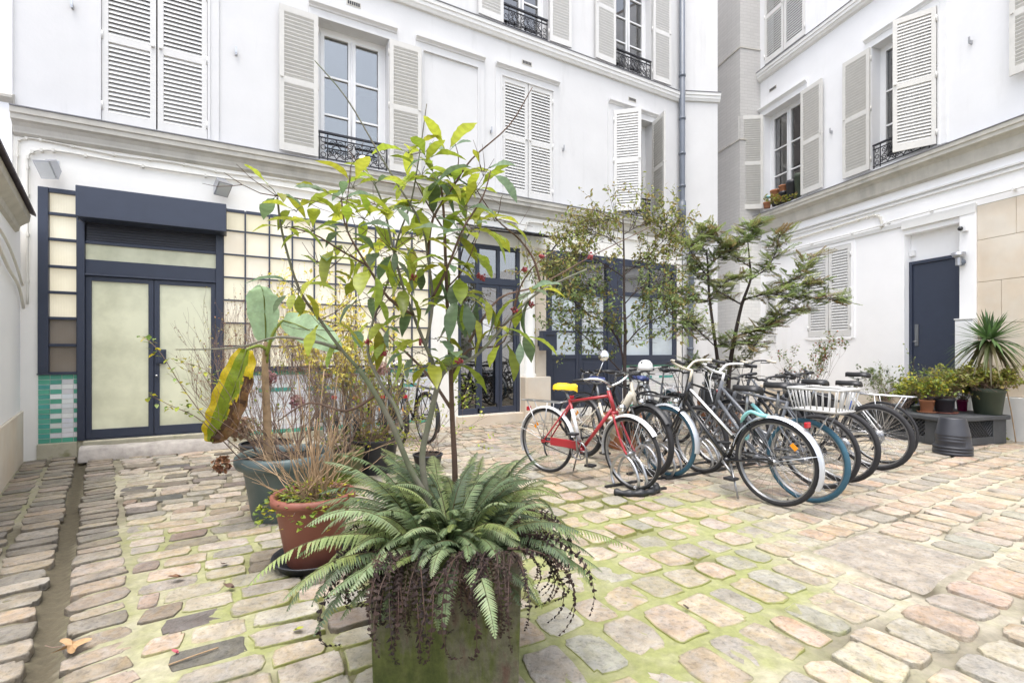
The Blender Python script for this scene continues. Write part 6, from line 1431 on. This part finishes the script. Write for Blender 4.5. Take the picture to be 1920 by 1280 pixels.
# spiky plant
yo=YP+V((0,0,.36)); yt=empty('yucca',yo,0,'spiky yucca with a skirt of drooping leaves on the bench beside the stone wall','yucca'); mb=MB(); limb(mb,[V((0,0,-.06)),V((.0,0,.3)),V((.0,-.02,.62))],.05,.04,n=8); mb.build('trunk',M['reed'],yt)
mb=MB(); yr=random.Random(6); top=V((0,-.02,.64))
for i in range(130):
    a=yr.uniform(0,2*PI); q=i/130; e=lerp(1.45,-.95,q**1.0)+yr.uniform(-.15,.15); d=V((math.cos(a)*math.cos(e),math.sin(a)*math.cos(e),math.sin(e))); L=yr.uniform(.36,.50)*(1 if q<.6 else 1.1)
    c=jc(yr.choice([(.085,.16,.05),(.11,.19,.065),(.07,.13,.05)]) if q<.72 else yr.choice([(.12,.15,.05),(.17,.15,.07),(.09,.075,.035)]),.15,yr)
    s=d.cross(V((0,0,1))).normalized(); n_=s.cross(d); P=[]; 
    bnd=.12 if q<.5 else .55
    for k in range(6): t_=k/5; P.append((top+d*.03+d*L*t_+V((0,0,-bnd*L*t_*t_)),.026*(1-t_)**.7*min(1,.6+t_*2)))
    vs=[]
    for p,w_ in P: vs+=[p-s*w_+n_*w_*.3,p,p+s*w_+n_*w_*.3]
    fs=[]
    for k in range(5): b=k*3; fs+=[(b,b+1,b+4,b+3),(b+1,b+2,b+5,b+4)]
    mb.add(vs,fs,col=c,smooth=True)
mb.build('leaves',M['leaf_small'],yt)
# lacy plant by the bench, vine below, stick
lp_=gnd(1520,800); lp_.z=.0
pot('plastic_pot',lp_+V((0,0,.012)),[(.16,0),(.165,.01),(.20,.30),(.21,.305),(.21,.33),(.19,.33)],'blackpot','black pot of the lacy bamboo like plant behind the handlebars',soil=(.19,.3))
twig_shrub('nandina_shrub',lp_+V((0,0,.3)),'lacy pale green shrub against the right wall behind the flat handlebars',.95,9,3,91,[(.20,.27,.12),(.25,.30,.10),(.17,.23,.08),(.36,.14,.08)],lsize=(.035,.055),lp=.8,spread=.7,r0=.004,base=.08,up=.3,zlo=.7,nb=(2,3))
vo=gnd(1878,830); ivy('vine',vo+V((0,0,.0)),'yellow green vine hanging at the right end of the bench',36,(.07,.07),[(.36,.42,.05),(.28,.34,.05)],17,size=(.05,.08),zr=(.02,.38))
t=empty('stick',gnd(1905,832)+V((0,0,.01)),0,'thin pale cane leaning at the right end of the bench','stick'); mb=MB(); mb.tube(smooth_path([(0,0,0),(-.02,.05,.45),(-.06,.12,.95)],4),.007,5); mb.tube([(0,0,.01),(-.22,-.12,.0)],.007,5); mb.build('cane',M['reed'],t)
# pots on the right hand window sill
def sill(s_,d,z=4.60): return WR.P(s_,d,z)
small_pot('clay_pot',sill(.27,.04),.085,.13,'terra_old','red clay pot with a green plant marker at the left end of the window sill')
t=empty('plant_marker',sill(.31,.05,4.71),0,'turquoise mushroom shaped plant marker in the red clay pot','ornament'); mb=MB(); mb.lathe([(.0,.16),(.05,.15),(.085,.12),(.03,.125)],(0,0,0),12); mb.tube([(0,0,0),(0,0,.14)],.008,6); mb.build('cap',M['turq'],t)
small_pot('clay_pot',sill(.42,-.06,4.80),.12,.17,'terra_old','brown clay pot raised on a black pot on the window sill'); small_pot('plastic_pot',sill(.42,-.06,4.605),.095,.19,'blackpot','black pot under the brown clay pot on the window sill')
small_pot('clay_pot',sill(.66,-.05,4.86),.10,.14,'terra_old','orange clay pot raised beside the window pane'); small_pot('plastic_pot',sill(.66,-.05,4.605),.10,.25,'blackpot','dark pot under the orange clay pot on the window sill')
small_pot('plastic_pot',sill(.90,-.05,4.605),.12,.42,'blackpot','tall black pot against the window pane on the right'); small_pot('plastic_pot',sill(1.12,-.04,4.605),.11,.50,'greenpot','grey pot at the right end of the window sill')
twig_shrub('sill_plant',sill(.78,.08,4.60),'mounded yellow green and orange plant along the front of the window sill',.16,26,2,95,[(.30,.33,.05),(.38,.36,.08),(.34,.17,.06),(.20,.25,.05)],lsize=(.03,.05),lp=.9,spread=.9,r0=.003,base=.30,zlo=-.05,up=.0,cat='plant')
# ---------------------------------------------------------------- things lying on the ground
ll=random.Random(19)
def maple(p,rz,size,col,label):
    t=empty('fallen_leaf',p,rz,label,'leaf','fallen leaves on the cobbles'); mb=MB(); n=60; vs=[(0,0,.01)]
    for i in range(n):
        a=2*PI*i/n; r_=size*(.38+.62*abs(math.cos(2.5*a))**3)*(1 if abs(a-PI)>.5 else .7); vs.append((r_*math.cos(a),r_*math.sin(a),.012*math.sin(a*3+1)+.012))
    mb.add(vs,[(0,1+i,1+(i+1)%n) for i in range(n)],col=col); mb.build('blade',M['deadleaf'],t)
    mb=MB(); mb.tube([(-size*.3,0,.01),(-size*1.0,.01,.008),(-size*1.5,.03,.012)],.0022,4); mb.build('leaf_stalk',M['twig'],t)
maple(gnd(135,1222)+V((0,0,.02)),rad(20),.068,(.42,.26,.13),'large orange brown maple leaf lying on the cobbles at the bottom left')
for (px,py,s,c,lab) in ((345,1088,.05,(.22,.12,.07),'curled brown leaf in front of the dark saucer'),(425,1062,.035,(.10,.05,.04),'dark shrivelled leaf left of the dark saucer'),(440,1110,.04,(.13,.08,.06),'small dark brown leaf on pale cobbles left of the planter'),(335,1233,.02,(.45,.10,.13),'tiny pink petal on the cobbles at the bottom left'),(1292,1150,.02,(.08,.06,.04),'tiny dark leaf on a mossy joint right of the planter'),(550,1190,.035,(.34,.36,.05),'small yellow leaf left of the mossy planter')):
    t=empty('fallen_leaf',gnd(px,py)+V((0,0,.022)),ll.uniform(0,6),lab,'leaf','fallen leaves on the cobbles'); mb=MB(); leaf(mb,V((0,0,0)),V((1,0,.12)),V((0,0,1)),s*1.6,s,c,curl=-.3,fold=.4,n=5,shape=.8); mb.build('blade',M['deadleaf'],t)
t=empty('grass_blade',gnd(365,1240)+V((0,0,.02)),0,'long dry grass blade on the cobbles at the bottom left','leaf'); mb=MB(); mb.tube(smooth_path([(-.07,-.05,0),(0,.0,.006),(.06,.06,.002)],4),.0035,4); mb.build('blade',M['reed'],t)
# stone step log by the frosted doors
t=empty('stone_step',WM.P(1.15,.32,0.01),WM.rz+rad(-1),'weathered stone slab lying in front of the frosted shop doors','step'); mb=MB(); gx,gy=26,6
pts=[]
for j in range(gy+1):
    for i in range(gx+1):
        x=lerp(-.70,.78,i/gx); a=PI*j/gy; y=-.11*math.cos(a)*(1+.1*noise.noise(V((x*2,j,0)))); z=.02+.13*math.sin(a)**.5*(1+.18*noise.noise(V((x*3,j*.5,3)))); pts.append((x,y,z if 0<j<gy else -.02))
mb.add(pts,[(j*(gx+1)+i,j*(gx+1)+i+1,(j+1)*(gx+1)+i+1,(j+1)*(gx+1)+i) for j in range(gy) for i in range(gx)]+[tuple(j*(gx+1) for j in range(gy,-1,-1)),tuple(j*(gx+1)+gx for j in range(gy+1))],smooth=True); mb.build('slab',M['weathered_stone'],t)
# ================================================================= camera, light
cam=bpy.data.cameras.new('camera'); co=bpy.data.objects.new('camera',cam); COL.objects.link(co)
co.location=(0,0,CH); co.rotation_euler=(rad(90),0,0); cam.sensor_width=36; cam.lens=F/1920*36; cam.shift_y=20/1920; cam.clip_end=300; cam.clip_start=.05
scene.camera=co
w=bpy.data.worlds.new('World'); scene.world=w; w.use_nodes=True; nt=w.node_tree
bg=nt.nodes['Background']; sky=nt.nodes.new('ShaderNodeTexSky'); sky.sky_type='NISHITA'; sky.sun_disc=False
SE,SR=rad(76),rad(200)
sky.sun_elevation=SE; sky.sun_rotation=SR; sky.air_density=1.0; sky.dust_density=4.0; sky.ozone_density=.6
hs=nt.nodes.new('ShaderNodeHueSaturation'); hs.inputs['Saturation'].default_value=.45; nt.links.new(sky.outputs[0],hs.inputs['Color']); nt.links.new(hs.outputs[0],bg.inputs[0]); bg.inputs[1].default_value=.15
s=bpy.data.lights.new('sun','SUN'); s.energy=.55; s.angle=rad(35); s.color=(1,.96,.90); so=bpy.data.objects.new('sun',s); COL.objects.link(so)
d=V((math.sin(SR)*math.cos(SE),math.cos(SR)*math.cos(SE),math.sin(SE))); so.rotation_euler=d.to_track_quat('Z','Y').to_euler(); so.location=(0,-5,20)
scene.view_settings.view_transform='Standard'; scene.view_settings.look='None'; scene.view_settings.gamma=1; scene.view_settings.exposure=EXPO
scene.cycles.max_bounces=10; scene.cycles.diffuse_bounces=8; scene.cycles.glossy_bounces=4; scene.cycles.transparent_max_bounces=16; scene.cycles.transmission_bounces=4
scene.cycles.use_denoising=True; scene.cycles.caustics_reflective=False; scene.cycles.caustics_refractive=False; scene.cycles.sample_clamp_indirect=6
